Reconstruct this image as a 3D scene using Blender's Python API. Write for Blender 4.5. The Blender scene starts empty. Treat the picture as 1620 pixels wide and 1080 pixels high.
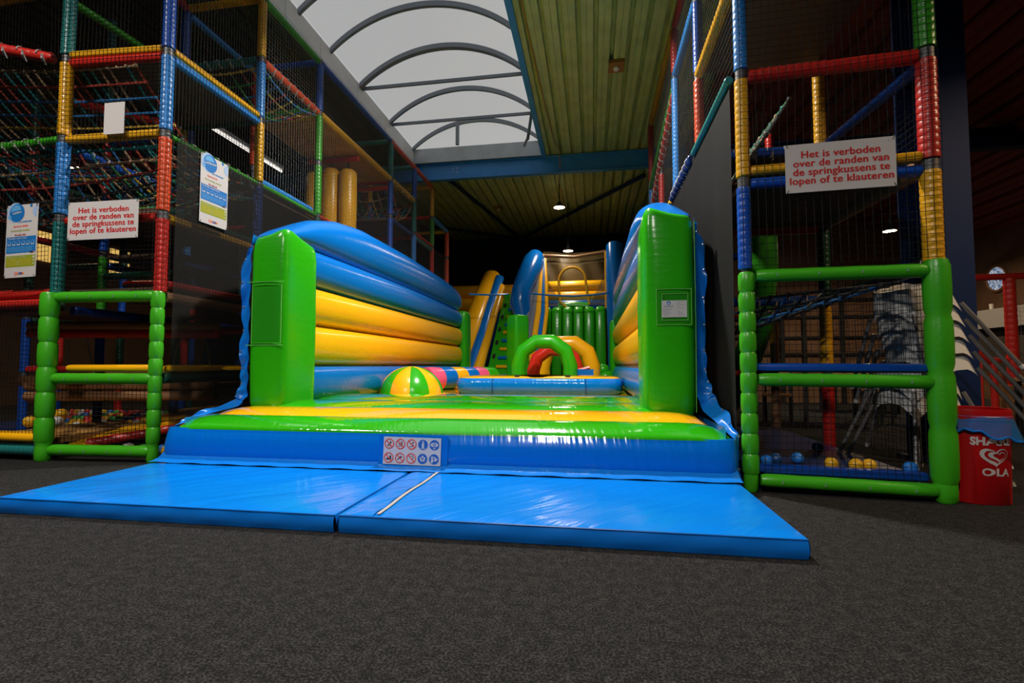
import bpy, math, random
from mathutils import Vector, Matrix

random.seed(7)
S = bpy.context.scene
C = S.collection
PI = math.pi
V = Vector

# ------------------------------------------------------------------ camera, world, lights, exposure
cam = bpy.data.objects.new('camera', bpy.data.cameras.new('camera'))
C.objects.link(cam)
cam.data.sensor_width = 36.0
cam.data.lens = 780.0 * 36.0 / 1620.0
cam.data.clip_start = 0.05
cam.data.clip_end = 200
cam.location = (0, 0, 0.9)
cam.rotation_euler = (PI / 2 + math.atan(38 / 780.0), 0, math.atan(127 / 780.0))
S.camera = cam

S.view_settings.view_transform = 'Standard'
S.view_settings.look = 'None'
S.view_settings.gamma = 1.0
S.view_settings.use_curve_mapping = False
S.view_settings.exposure = 0.0
S.cycles.use_denoising = True
S.cycles.max_bounces = 7
S.cycles.diffuse_bounces = 3
S.cycles.glossy_bounces = 3
S.cycles.transmission_bounces = 4
S.cycles.transparent_max_bounces = 24
S.cycles.sample_clamp_indirect = 4.0
S.cycles.caustics_reflective = False
S.cycles.caustics_refractive = False

world = bpy.data.worlds.new('overcast_sky')
S.world = world
world.use_nodes = True
wn, wl = world.node_tree.nodes, world.node_tree.links
SKY = 0.52
bg = wn['Background']
tc = wn.new('ShaderNodeTexCoord')
nz = wn.new('ShaderNodeTexNoise')
nz.inputs['Scale'].default_value = 1.4
nz.inputs['Detail'].default_value = 4
cr = wn.new('ShaderNodeValToRGB')
cr.color_ramp.elements[0].position = 0.3
cr.color_ramp.elements[0].color = (0.86, 0.88, 0.90, 1)
cr.color_ramp.elements[1].position = 0.7
cr.color_ramp.elements[1].color = (1.0, 0.99, 0.97, 1)
wl.new(tc.outputs['Generated'], nz.inputs['Vector'])
wl.new(nz.outputs['Fac'], cr.inputs['Fac'])
wl.new(cr.outputs['Color'], bg.inputs['Color'])
bg.inputs['Strength'].default_value = SKY

# wattage of the hall's hanging lamps (each is built with its fixture further down)
LAMP_OVERHEAD = 410.0
LAMP_DISTANT = 34.0
LAMP_RIGHT = 30.0
LAMP_PLAY = 5.0


# ------------------------------------------------------------------ materials
MAT = {}


def mat(name, col, rough=0.5, spec=0.5, metal=0.0, bump=None, var=0.0, coat=0.0):
    """bump = (strength, distance, (sx, sy, sz) noise scale in object space, detail)"""
    if name in MAT:
        return MAT[name]
    m = bpy.data.materials.new(name)
    m.use_nodes = True
    n, l = m.node_tree.nodes, m.node_tree.links
    p = n['Principled BSDF']
    p.inputs['Base Color'].default_value = (*col, 1)
    p.inputs['Roughness'].default_value = rough
    p.inputs['Metallic'].default_value = metal
    p.inputs['Specular IOR Level'].default_value = spec
    p.inputs['Coat Weight'].default_value = coat
    p.inputs['Coat Roughness'].default_value = 0.08
    if bump or var:
        t = n.new('ShaderNodeTexCoord')
        mp = n.new('ShaderNodeMapping')
        l.new(t.outputs['Object'], mp.inputs['Vector'])
        nn = n.new('ShaderNodeTexNoise')
        nn.inputs['Scale'].default_value = 1.0
        l.new(mp.outputs['Vector'], nn.inputs['Vector'])
        if bump:
            mp.inputs['Scale'].default_value = bump[2]
            if len(bump) > 4:
                mp.vector_type = 'TEXTURE'
                mp.inputs['Scale'].default_value = [1 / q for q in bump[2]]
                mp.inputs['Rotation'].default_value = (0, 0, bump[4])
            nn.inputs['Detail'].default_value = bump[3] if len(bump) > 3 else 2
            b = n.new('ShaderNodeBump')
            b.inputs['Strength'].default_value = bump[0]
            b.inputs['Distance'].default_value = bump[1]
            l.new(nn.outputs['Fac'], b.inputs['Height'])
            l.new(b.outputs['Normal'], p.inputs['Normal'])
        else:
            mp.inputs['Scale'].default_value = (3, 3, 3)
        if var:
            r = n.new('ShaderNodeValToRGB')
            r.color_ramp.elements[0].position = 0.3
            r.color_ramp.elements[1].position = 0.7
            r.color_ramp.elements[0].color = (*[c * (1 - var) for c in col], 1)
            r.color_ramp.elements[1].color = (*[min(1, c * (1 + var)) for c in col], 1)
            l.new(nn.outputs['Fac'], r.inputs['Fac'])
            l.new(r.outputs['Color'], p.inputs['Base Color'])
    MAT[name] = m
    return m


def emit_mat(name, col, strength):
    m = bpy.data.materials.new(name)
    m.use_nodes = True
    n, l = m.node_tree.nodes, m.node_tree.links
    n.remove(n['Principled BSDF'])
    e = n.new('ShaderNodeEmission')
    e.inputs['Color'].default_value = (*col, 1)
    e.inputs['Strength'].default_value = strength
    l.new(e.outputs[0], n['Material Output'].inputs['Surface'])
    MAT[name] = m
    return m


def sheer_mat(name, col, clear, gloss=0.0, rough=0.3, tint=(1, 1, 1)):
    """thin cloth, film or panel: part of the light goes straight through"""
    m = bpy.data.materials.new(name)
    m.use_nodes = True
    n, l = m.node_tree.nodes, m.node_tree.links
    p = n['Principled BSDF']
    p.inputs['Base Color'].default_value = (*col, 1)
    p.inputs['Roughness'].default_value = rough
    p.inputs['Specular IOR Level'].default_value = gloss
    tr = n.new('ShaderNodeBsdfTransparent')
    tr.inputs['Color'].default_value = (*tint, 1)
    mx = n.new('ShaderNodeMixShader')
    mx.inputs[0].default_value = clear
    l.new(p.outputs[0], mx.inputs[1])
    l.new(tr.outputs[0], mx.inputs[2])
    l.new(mx.outputs[0], n['Material Output'].inputs['Surface'])
    MAT[name] = m
    return m


GREEN = (0.022, 0.36, 0.004)
YELLOW = (0.90, 0.43, 0.006)
BLUE = (0.001, 0.140, 0.54)
RED = (0.60, 0.022, 0.012)
WR_Y = (0.30, 0.012, (3, 26, 5), 2)     # wrinkles across a tube that runs along y
WR_X = (0.45, 0.011, (24, 2.2, 2.2), 1, 0.28)     # across a tube that runs along x
WR_Z = (0.28, 0.010, (5, 5, 22), 2)     # across an upright tube
for cn, cc in (('green', GREEN), ('yellow', YELLOW), ('blue', BLUE), ('red', RED)):
    mat('vinyl_%s_along' % cn, cc, 0.20, 0.5, bump=WR_Y)
    mat('vinyl_%s_across' % cn, cc, 0.12, 0.5 if cn == 'blue' else 1.0, bump=WR_X, coat=0.0 if cn == 'blue' else 1.0)
    mat('vinyl_%s_up' % cn, cc, 0.22, 0.5, bump=WR_Z)
    mat('vinyl_%s' % cn, cc, 0.24, 0.5, bump=(0.15, 0.01, (6, 6, 6), 3))
mat('vinyl_pink', (0.80, 0.10, 0.22), 0.25, bump=(0.12, 0.01, (6, 6, 6), 2))
mat('vinyl_navy', (0.004, 0.03, 0.14), 0.3)
mat('vinyl_pit', (0.004, 0.055, 0.33), 0.28, bump=(0.2, 0.01, (9, 9, 9), 2))
mat('vinyl_grey', (0.16, 0.17, 0.21), 0.22, bump=WR_Y)
mat('skirt_blue', (0.004, 0.16, 0.60), 0.26, bump=(0.45, 0.03, (9, 9, 7), 4))
mat('mat_blue', (0.001, 0.180, 0.68), 0.19, bump=(0.55, 0.022, (13.0, 1.6, 3), 3, -0.75))
mat('mat_side', (0.002, 0.14, 0.56), 0.30, bump=(0.3, 0.02, (3, 4, 4), 3))
mat('tape_grey', (0.35, 0.33, 0.30), 0.6)
mat('eyelet_steel', (0.6, 0.6, 0.58), 0.3, metal=1.0)

FOAM = {
    'green': (0.035, 0.30, 0.012), 'frame_green': (0.045, 0.36, 0.010), 'red': (0.50, 0.020, 0.014), 'orange': (0.72, 0.075, 0.018),
    'yellow': (0.72, 0.36, 0.012), 'blue': (0.008, 0.075, 0.42), 'sky': (0.03, 0.22, 0.62),
    'teal': (0.016, 0.17, 0.16), 'navy': (0.006, 0.03, 0.16), 'darkgreen': (0.012, 0.07, 0.04),
    'brown': (0.30, 0.15, 0.07), 'black': (0.012, 0.012, 0.013)}
for k, c in FOAM.items():
    mat('foam_' + k, c, 0.33, 0.45, bump=(0.25, 0.006, (38, 38, 38), 2))
mat('net_black', (0.007, 0.007, 0.0075), 0.7, 0.2)
mat('net_grey', (0.19, 0.19, 0.195), 0.6)
mat('tie_white', (0.42, 0.40, 0.36), 0.6)
mat('tie_pale', (0.16, 0.30, 0.20), 0.5)
mat('clamp_steel', (0.10, 0.10, 0.105), 0.5, metal=0.4)
mat('plywood_dark', (0.085, 0.052, 0.032), 0.6, var=0.2)
mat('plywood_amber', (0.46, 0.23, 0.055), 0.6, var=0.2)
for k, c in {'teal': (0.01, 0.22, 0.22), 'tan': (0.42, 0.27, 0.15), 'red': (0.40, 0.05, 0.03),
             'blue': (0.02, 0.16, 0.42), 'yellow': (0.62, 0.40, 0.05), 'black': (0.02, 0.02, 0.02),
             'green': (0.03, 0.22, 0.05), 'white': (0.5, 0.5, 0.48)}.items():
    mat('rope_' + k, c, 0.75)
mat('steel_blue', (0.035, 0.24, 0.62), 0.45, var=0.08)
mat('steel_navy', (0.005, 0.020, 0.085), 0.6, 0.2)
mat('steel_galv', (0.42, 0.46, 0.50), 0.45, metal=0.25, var=0.12)
mat('steel_grey', (0.20, 0.22, 0.26), 0.45, metal=0.3)
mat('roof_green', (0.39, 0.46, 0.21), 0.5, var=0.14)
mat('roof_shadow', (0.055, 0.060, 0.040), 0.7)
mat('roof_brown', (0.17, 0.028, 0.012), 0.6)
mat('fascia_white', (0.62, 0.62, 0.60), 0.4, var=0.06)
mat('sign_white', (0.54, 0.505, 0.49), 0.4)
mat('sign_red', (0.50, 0.008, 0.010), 0.5)
mat('print_blue', (0.006, 0.14, 0.42), 0.5)
mat('print_pale', (0.30, 0.42, 0.62), 0.5)
mat('print_light', (0.10, 0.33, 0.62), 0.5)
mat('print_lime', (0.26, 0.30, 0.012), 0.5)
mat('print_dark', (0.02, 0.02, 0.022), 0.5)
mat('print_maroon', (0.30, 0.02, 0.02), 0.5)
mat('print_orange', (0.75, 0.25, 0.05), 0.5)
mat('print_grey', (0.30, 0.30, 0.31), 0.5)
mat('icon_red', (0.72, 0.035, 0.012), 0.5)
mat('icon_blue', (0.006, 0.10, 0.38), 0.5)
mat('bin_red', (0.42, 0.004, 0.006), 0.35)
mat('plastic_white', (0.66, 0.65, 0.63), 0.4)
mat('leg_grey', (0.20, 0.19, 0.185), 0.4, metal=0.3)
mat('black_matte', (0.006, 0.006, 0.006), 0.8)
mat('wall_dark', (0.030, 0.024, 0.020), 0.8, var=0.2)
mat('wall_warm', (0.06, 0.030, 0.012), 0.8, var=0.15)
mat('wall_brown', (0.15, 0.080, 0.042), 0.8, var=0.15)
mat('wood_brown', (0.24, 0.12, 0.045), 0.55, var=0.2)
mat('wood_orange', (0.30, 0.12, 0.03), 0.55, var=0.2)
mat('cable_orange', (0.35, 0.17, 0.04), 0.6)
sheer_mat('screen_cloth', (0.016, 0.015, 0.014), 0.34, 0.1, 0.8)
sheer_mat('screen_dense', (0.009, 0.0087, 0.0085), 0.03, 0.1, 0.8)
sheer_mat('skylight_panel', (0.75, 0.75, 0.74), 0.80, 0.0, 0.4)
sheer_mat('bin_film', (0.012, 0.20, 0.58), 0.42, 0.8, 0.12)
sheer_mat('window_film', (0.03, 0.30, 0.02), 0.72, 1.0, 0.08)
mat('seam_pale', (0.10, 0.42, 0.06), 0.4)
sheer_mat('cage_net', (0.10, 0.07, 0.03), 0.42, 0.4, 0.35)
emit_mat('lamp_face', (1.0, 0.80, 0.55), 14.0)
emit_mat('tube_face', (1.0, 0.93, 0.85), 1.5)
emit_mat('lamp_cool', (1.0, 0.95, 0.9), 8.0)
emit_mat('glass_lit', (0.62, 0.75, 1.0), 0.55)
emit_mat('glass_warm', (1.0, 0.62, 0.16), 0.7)

# bubbled round window glass lit by daylight outside
_m = MAT['glass_lit']
_n, _l = _m.node_tree.nodes, _m.node_tree.links
_t = _n.new('ShaderNodeTexCoord')
_v = _n.new('ShaderNodeTexVoronoi')
_v.inputs['Scale'].default_value = 22
_r = _n.new('ShaderNodeValToRGB')
_r.color_ramp.elements[0].color = (0.95, 0.98, 1.0, 1)
_r.color_ramp.elements[1].color = (0.10, 0.17, 0.34, 1)
_r.color_ramp.elements[1].position = 0.75
_l.new(_t.outputs['Object'], _v.inputs['Vector'])
_l.new(_v.outputs['Distance'], _r.inputs['Fac'])
_e = [x for x in _n if x.type == 'EMISSION'][0]
_l.new(_r.outputs['Color'], _e.inputs['Color'])

# carpet: speckled loop pile
_m = bpy.data.materials.new('carpet')
_m.use_nodes = True
_n, _l = _m.node_tree.nodes, _m.node_tree.links
_p = _n['Principled BSDF']
_p.inputs['Roughness'].default_value = 0.95
_p.inputs['Specular IOR Level'].default_value = 0.15
_t = _n.new('ShaderNodeTexCoord')
_a = _n.new('ShaderNodeTexNoise')
_a.inputs['Scale'].default_value = 110
_a.inputs['Detail'].default_value = 3
_a.inputs['Roughness'].default_value = 0.85
_b = _n.new('ShaderNodeTexNoise')
_b.inputs['Scale'].default_value = 22
_b.inputs['Detail'].default_value = 4
_mx = _n.new('ShaderNodeMath')
_mx.operation = 'MULTIPLY_ADD'
_mx.inputs[1].default_value = 0.75
_r = _n.new('ShaderNodeValToRGB')
_r.color_ramp.elements[0].position = 0.42
_r.color_ramp.elements[0].color = (0.005, 0.0049, 0.005, 1)
_r.color_ramp.elements[1].position = 0.62
_r.color_ramp.elements[1].color = (0.070, 0.067, 0.066, 1)
_k = _n.new('ShaderNodeMath')
_k.operation = 'MULTIPLY'
_k.inputs[1].default_value = 0.16
_bp = _n.new('ShaderNodeBump')
_bp.inputs['Strength'].default_value = 0.9
_bp.inputs['Distance'].default_value = 0.008
for _x in (_a, _b):
    _l.new(_t.outputs['Object'], _x.inputs['Vector'])
_l.new(_b.outputs['Fac'], _k.inputs[0])
_l.new(_a.outputs['Fac'], _mx.inputs[0])
_l.new(_k.outputs[0], _mx.inputs[2])
_l.new(_mx.outputs[0], _r.inputs['Fac'])
_l.new(_r.outputs['Color'], _p.inputs['Base Color'])
_l.new(_a.outputs['Fac'], _bp.inputs['Height'])
_l.new(_bp.outputs['Normal'], _p.inputs['Normal'])
MAT['carpet'] = _m


# ------------------------------------------------------------------ mesh builder
class MB:
    def __init__(s):
        s.v, s.f, s.mi, s.mats, s.M = [], [], [], [], None
        s.cur = 0

    def use(s, name):
        if name not in s.mats:
            s.mats.append(name)
        s.cur = s.mats.index(name)
        return s

    def add(s, vs, fs):
        o = len(s.v)
        if s.M is not None:
            vs = [s.M @ V(p) for p in vs]
        s.v += [tuple(p) for p in vs]
        s.f += [tuple(i + o for i in f) for f in fs]
        s.mi += [s.cur] * len(fs)
        return s

    def box(s, a, b):
        x0, y0, z0 = a
        x1, y1, z1 = b
        vs = [(x0, y0, z0), (x1, y0, z0), (x1, y1, z0), (x0, y1, z0), (x0, y0, z1), (x1, y0, z1), (x1, y1, z1), (x0, y1, z1)]
        return s.add(vs, [(0, 3, 2, 1), (4, 5, 6, 7), (0, 1, 5, 4), (1, 2, 6, 5), (2, 3, 7, 6), (3, 0, 4, 7)])

    def loft(s, rings, cap=True, close=True):
        n = len(rings[0])
        vs = [p for r in rings for p in r]
        fs = []
        for i in range(len(rings) - 1):
            for j in range(n if close else n - 1):
                k = (j + 1) % n
                fs.append((i * n + j, i * n + k, (i + 1) * n + k, (i + 1) * n + j))
        if cap:
            fs.append(tuple(range(n - 1, -1, -1)))
            fs.append(tuple((len(rings) - 1) * n + j for j in range(n)))
        return s.add(vs, fs)

    def tube(s, pts, r, n=10, cap=True, closed=False):
        """sweep a circle; r is a number or one radius per point"""
        pts = [V(p) for p in pts]
        m = len(pts)
        if not hasattr(r, '__len__'):
            r = [r] * m
        t0 = (pts[1] - pts[0]).normalized()
        ref = V((0, 0, 1)) if abs(t0.z) < 0.9 else V((0, 1, 0))
        nrm = t0.cross(ref).normalized()
        rings = []
        for i, p in enumerate(pts):
            if closed:
                t = (pts[(i + 1) % m] - pts[i - 1]).normalized()
            else:
                t = (pts[min(i + 1, m - 1)] - pts[max(i - 1, 0)]).normalized()
            nrm = (nrm - t * nrm.dot(t)).normalized()
            bn = t.cross(nrm)
            rings.append([p + (nrm * math.cos(a) + bn * math.sin(a)) * r[i] for a in (2 * PI * k / n for k in range(n))])
        if closed:
            rings.append(rings[0])
            return s.loft(rings, cap=False)
        return s.loft(rings, cap=cap)

    def line(s, pts, r):
        return s.tube(pts, r, 3, cap=False)

    def padded(s, a, b, r, pitch=0.055, depth=0.06, n=12):
        """foam sleeve: a tube pinched by string or ties every PITCH metres"""
        a, b = V(a), V(b)
        L = (b - a).length
        k = max(1, round(L / pitch))
        d = (b - a) / k
        pts, rs = [], []
        pts.append(a); rs.append(r * 0.80)
        for i in range(k):
            for f, q in ((0.12, 0.97), (0.5, 1.0), (0.88, 0.97)):
                pts.append(a + d * (i + f)); rs.append(r * q)
            if i < k - 1:
                pts.append(a + d * (i + 1)); rs.append(r * (1 - depth))
        pts.append(b); rs.append(r * 0.80)
        return s.tube(pts, rs, n)

    def sphere(s, c, r, nu=16, nv=9, sz=1.0):
        c = V(c)
        rings = []
        for j in range(1, nv):
            t = PI * j / nv
            rings.append([c + V((r * math.sin(t) * math.cos(2 * PI * i / nu), r * math.sin(t) * math.sin(2 * PI * i / nu), -r * sz * math.cos(t))) for i in range(nu)])
        return s.loft(rings)

    def plate(s, c, u, v, poly, t=0.001):
        """flat polygon (list of 2-D points) on the plane c + x*u + y*v, a little thick along u x v"""
        c, u, v = V(c), V(u), V(v)
        n = u.cross(v).normalized() * t
        k = len(poly)
        vs = [c + u * x + v * y + n for x, y in poly] + [c + u * x + v * y for x, y in poly]
        fs = [tuple(range(k))] + [(i, i + k, (i + 1) % k + k, (i + 1) % k) for i in range(k)]
        return s.add(vs, fs)

    def grid(s, fn, nu, nv):
        vs = [fn(i / nu, j / nv) for j in range(nv + 1) for i in range(nu + 1)]
        w = nu + 1
        return s.add(vs, [(j * w + i, j * w + i + 1, (j + 1) * w + i + 1, (j + 1) * w + i) for j in range(nv) for i in range(nu)])

    def build(s, name, parent=None, smooth=True, mats=None, flat_angle=40):
        me = bpy.data.meshes.new(name)
        me.from_pydata(s.v, [], s.f)
        for m in (mats or s.mats):
            me.materials.append(MAT[m])
        if len(s.mats) > 1:
            me.polygons.foreach_set('material_index', s.mi)
        if smooth:
            me.polygons.foreach_set('use_smooth', [True] * len(s.f))
            try:
                me.set_sharp_from_angle(angle=math.radians(flat_angle))
            except Exception:
                pass
        me.update()
        o = bpy.data.objects.new(name, me)
        C.objects.link(o)
        if parent is not None:
            o.parent = parent
            # parents are never scaled: keep world coordinates
            o.matrix_parent_inverse = WORLD.get(parent.name, Matrix()).inverted()
        return o


WORLD = {}


def thing(name, label, cat, loc=(0, 0, 0), group=None):
    o = bpy.data.objects.new(name, None)
    C.objects.link(o)
    o.location = loc
    o.empty_display_size = 0.1
    WORLD[o.name] = Matrix.Translation(loc)
    o['label'] = label
    o['category'] = cat
    if group:
        o['group'] = group
    return o


def tag(o, label, cat, group=None, kind=None):
    o['label'] = label
    o['category'] = cat
    if group:
        o['group'] = group
    if kind:
        o['kind'] = kind
    return o


def struct(o, label=None, cat=None):
    o['kind'] = 'structure'
    if label:
        o['label'] = label
        o['category'] = cat
    return o


def dup(root, loc, label=None, group=None, rotz=None):
    r = root.copy()
    C.objects.link(r)
    r.location = loc
    if rotz is not None:
        r.rotation_euler = (0, 0, rotz)
    if label:
        r['label'] = label
    if group:
        r['group'] = group
    for ch in list(root.children):
        c = ch.copy()
        C.objects.link(c)
        c.parent = r
        c.matrix_parent_inverse = ch.matrix_parent_inverse
        for g in list(ch.children):
            d = g.copy()
            C.objects.link(d)
            d.parent = c
            d.matrix_parent_inverse = g.matrix_parent_inverse
    return r


def superring(c, a, b, e, n, ux=V((1, 0, 0)), uy=V((0, 1, 0)), rot=0.0):
    out = []
    for k in range(n):
        t = 2 * PI * k / n + rot
        ct, st = math.cos(t), math.sin(t)
        x = a * math.copysign(abs(ct) ** (2 / e), ct)
        y = b * math.copysign(abs(st) ** (2 / e), st)
        out.append(V(c) + ux * x + uy * y)
    return out


def text(mb, body, size, M, bold=0.0, align='CENTER', width=1.0, space=1.0):
    cu = bpy.data.curves.new('t', 'FONT')
    cu.body = body
    cu.size = size
    cu.align_x = align
    cu.align_y = 'CENTER'
    cu.offset = bold
    cu.space_character = space
    cu.resolution_u = 3
    ob = bpy.data.objects.new('t', cu)
    C.objects.link(ob)
    dg = bpy.context.evaluated_depsgraph_get()
    me = bpy.data.meshes.new_from_object(ob.evaluated_get(dg))
    vs = [M @ V((p.co.x * width, p.co.y, 0)) for p in me.vertices]
    fs = [tuple(p.vertices) for p in me.polygons]
    keep = mb.M
    mb.M = None
    mb.add(vs, fs)
    mb.M = keep
    bpy.data.objects.remove(ob)
    bpy.data.curves.remove(cu)
    bpy.data.meshes.remove(me)


def frame_mat(c, u, v):
    """matrix of a board: local x along u, y along v, z outwards"""
    u, v = V(u).normalized(), V(v).normalized()
    n = u.cross(v)
    return Matrix(((u.x, v.x, n.x, c[0]), (u.y, v.y, n.y, c[1]), (u.z, v.z, n.z, c[2]), (0, 0, 0, 1)))


def disc2(x, y, r, n=20, a0=0, a1=2 * PI):
    return [(x + r * math.cos(a0 + (a1 - a0) * i / n), y + r * math.sin(a0 + (a1 - a0) * i / n)) for i in range(n)]


# ================================================================== THE SETTING
ZR = 6.0            # underside of the flat roof
SX0, SX1, SY0, SY1 = -4.40, -1.17, -6.0, 11.62   # skylight opening

mb = MB().use('carpet')
mb.add([(-13, -8, 0), (9, -8, 0), (9, 21, 0), (-13, 21, 0)], [(0, 1, 2, 3)])
struct(mb.build('floor', smooth=False))


def corrugated(mb, x0, x1, y0, y1, zf, pitch=0.26, h=0.10):
    """trapezoid roof sheet, ribs along y; zf(x) is the underside"""
    prof = []
    x = x0
    while x < x1 - 1e-4:
        for f, z in ((0.0, 0), (0.30, 0), (0.31, 0.012), (0.36, 0.012), (0.37, 0), (0.70, 0), (0.73, h), (0.95, h)):
            xx = x + f * pitch
            if xx < x1:
                prof.append((xx, zf(xx) + z))
        x += pitch
    prof.append((x1, zf(x1)))
    vs = [(a, y0, b) for a, b in prof] + [(a, y1, b) for a, b in prof]
    n = len(prof)
    mb.add(vs, [(i, i + 1, i + 1 + n, i + n) for i in range(n - 1)])
    mb.add([(x0, y0, zf(x0) + 0.3), (x1, y0, zf(x1) + 0.3), (x1, y1, zf(x1) + 0.3), (x0, y1, zf(x0) + 0.3)], [(0, 1, 2, 3)])


XS = 2.2            # the brown roof slopes down from here to the right
zslope = lambda x: ZR - (x - XS) * (ZR - 3.62) / (8.0 - XS)
mb = MB().use('roof_green')
corrugated(mb, SX0 - 1.6, SX0, 11.8, 21, lambda x: ZR)
corrugated(mb, SX1, XS, -8, 21, lambda x: ZR)
corrugated(mb, SX0, SX1, SY1, 21, lambda x: ZR)
corrugated(mb, SX0, SX1, -8, SY0, lambda x: ZR)
struct(mb.build('ceiling', smooth=False))
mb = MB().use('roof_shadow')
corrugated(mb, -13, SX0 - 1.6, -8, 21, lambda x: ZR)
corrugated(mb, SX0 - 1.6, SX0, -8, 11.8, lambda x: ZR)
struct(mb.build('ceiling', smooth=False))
mb = MB().use('roof_brown')
corrugated(mb, XS, 9, -8, 21, zslope, pitch=0.30)
struct(mb.build('ceiling', smooth=False))

# walls
mb = MB().use('wall_dark')
mb.box((-13, 20.0, 0), (3.0, 20.2, 6.4))
struct(mb.build('wall_back', smooth=False))
mb = MB().use('wall_dark')
mb.box((-13, -8.2, 0), (9, -8, 6.4))
struct(mb.build('wall_rear', smooth=False))
mb = MB().use('wall_warm')
mb.box((-13.2, -8, 0), (-13, 21, 6.4))
struct(mb.build('wall_left', smooth=False))
mb = MB().use('wall_brown')
mb.box((8.0, -8, 0), (8.2, 13.2, 4.0))
struct(mb.build('wall_right', smooth=False))
mb = MB().use('wall_brown')
mb.box((3.0, 13.0, 0), (8.2, 13.2, 6.2))
mb.box((3.0, 13.2, 0), (3.2, 20.2, 6.2))
struct(mb.build('wall_back_right', smooth=False))

# skylight: barrel vault of translucent sheets on arched ribs, with tie bars, between two fascias
ARC_H = 0.62
mid, hw = (SX0 + SX1) / 2, (SX1 - SX0) / 2
ZK = ZR + 0.33      # top of the upstand
R_arc = (hw * hw + ARC_H * ARC_H) / (2 * ARC_H)
a_max = math.asin(hw / R_arc)


def vault(t, dz=0.0):
    a = -a_max + 2 * a_max * t
    return (mid + R_arc * math.sin(a), ZK + R_arc * math.cos(a) - (R_arc - ARC_H) + dz)


mb = MB().use('fascia_white')
mb.box((SX0 - 0.03, SY0, ZR - 0.02), (SX0, SY1, ZK))
fas = struct(mb.build('window_1', smooth=False))
mb = MB().use('steel_galv')
mb.box((SX0, SY1, ZR - 0.03), (SX1, SY1 + 0.04, ZK))
for x in (-3.9, -2.85, -2.2):
    mb.box((x, SY1 - 0.003, ZR), (x + 0.012, SY1, ZK))
mb.build('end_upstand', fas, smooth=False)
mb = MB().use('steel_blue')
mb.box((SX1, SY0, ZR - 0.06), (SX1 + 0.10, SY1 + 0.04, ZK))
mb.build('edge_beam', fas, smooth=False)
mb = MB().use('fascia_white')
for y in (5.0, 6.35, 7.3, 8.6, 9.9, 11.0):
    mb.box((SX0 + 0.0, y, ZR), (SX0 + 0.006, y + 0.03, ZK))
mb.build('joint_strip', fas, smooth=False)
mb = MB().use('skylight_panel')
mb.grid(lambda u, v: (vault(u, 0.03)[0], SY0 + (SY1 - SY0) * v, vault(u, 0.03)[1]), 24, 8)
mb.add([(vault(t)[0], SY1 + 0.02, vault(t)[1]) for t in [i / 24 for i in range(25)]], [tuple(range(25))])
mb.add([(vault(t)[0], SY0, vault(t)[1]) for t in [i / 24 for i in range(25)]], [tuple(range(25))])
mb.build('glazing', fas)
ribs = (6.68, 7.62, 8.72, 10.15, 11.55)
for y in (1.6, 2.9, 4.2, 5.5) + ribs:
    mb = MB().use('steel_grey')
    rr = []
    for t in [i / 28 for i in range(29)]:
        x, z = vault(t)
        w = 0.03 if y != 8.72 else 0.05
        rr.append([V((x, y - w, z - 0.07)), V((x, y + w, z - 0.07)), V((x, y + w, z + 0.02)), V((x, y - w, z + 0.02))])
    mb.loft(rr)
    mb.build('arch_rib', fas, smooth=False)
for y in (3.2, 6.28, 8.80, 10.25):
    mb = MB().use('steel_grey')
    w = 0.035 if y < 7 else 0.018
    mb.box((SX0, y - w, ZK - 0.06), (SX1, y + w, ZK))
    mb.build('tie_bar', fas, smooth=False)
mb = MB().use('steel_grey')
mb.box((-3.28, 11.50, ZK), (-3.20, 11.56, ZK + 0.55))
mb.build('mullion', fas, smooth=False)
mb = MB().use('steel_grey')
mb.tube([(-1.22, 10.2, ZK + 0.05), (-1.42, 10.95, ZR + 0.06)], 0.035, 8)
mb.tube([(-1.42, 10.95, ZR + 0.10), (-1.52, 11.05, ZR - 0.05)], 0.03, 8)
mb.build('opener_arm', fas)


# blue roof beams, column, bracing
def ibeam(mb, x0, x1, y, ztop, h, w=0.16, t=0.016):
    mb.box((x0, y - w / 2, ztop - t), (x1, y + w / 2, ztop))
    mb.box((x0, y - w / 2, ztop - h), (x1, y + w / 2, ztop - h + t))
    mb.box((x0, y - 0.008, ztop - h), (x1, y + 0.008, ztop))


mb = MB().use('steel_blue')
ibeam(mb, -13, XS, 11.76, ZR - 0.03, 0.42)
for x in (-3.42, -3.32):
    for z in (ZR - 0.18, ZR - 0.28):
        mb.use('steel_galv').box((x, 11.735, z), (x + 0.03, 11.75, z + 0.03))
mb.use('steel_blue')
struct(mb.build('trim_1', smooth=False))
mb = MB().use('steel_navy')
ibeam(mb, -13, 3.0, 19.2, ZR - 0.05, 0.34)
struct(mb.build('trim_2', smooth=False))
mb = MB().use('steel_navy')
for a, b in (((-3.9, 11.9), (-2.75, 19.0)), ((1.4, 13.2), (-2.75, 19.0)), ((-5.6, 17.0), (-2.75, 19.0))):
    mb.tube([(a[0], a[1], ZR - 0.08), (b[0], b[1], ZR - 0.12)], 0.055, 6)
struct(mb.build('trim_3'))
mb = MB().use('steel_navy')
cx, cy = 3.30, 5.35
mb.box((cx - 0.20, cy - 0.20, 0), (cx + 0.20, cy - 0.18, zslope(cx)))
mb.box((cx - 0.20, cy + 0.18, 0), (cx + 0.20, cy + 0.20, zslope(cx)))
mb.box((cx - 0.012, cy - 0.18, 0), (cx + 0.012, cy + 0.18, zslope(cx)))
mb.box((cx - 0.26, cy - 0.26, 0), (cx + 0.26, cy + 0.26, 0.02))
col = struct(mb.build('trim_4', smooth=False))
mb = MB().use('steel_navy')
ibeam(mb, XS, 8.0, 8.2, 5.3 - 0.9, 0.3)
struct(mb.build('trim_5', smooth=False))

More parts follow.
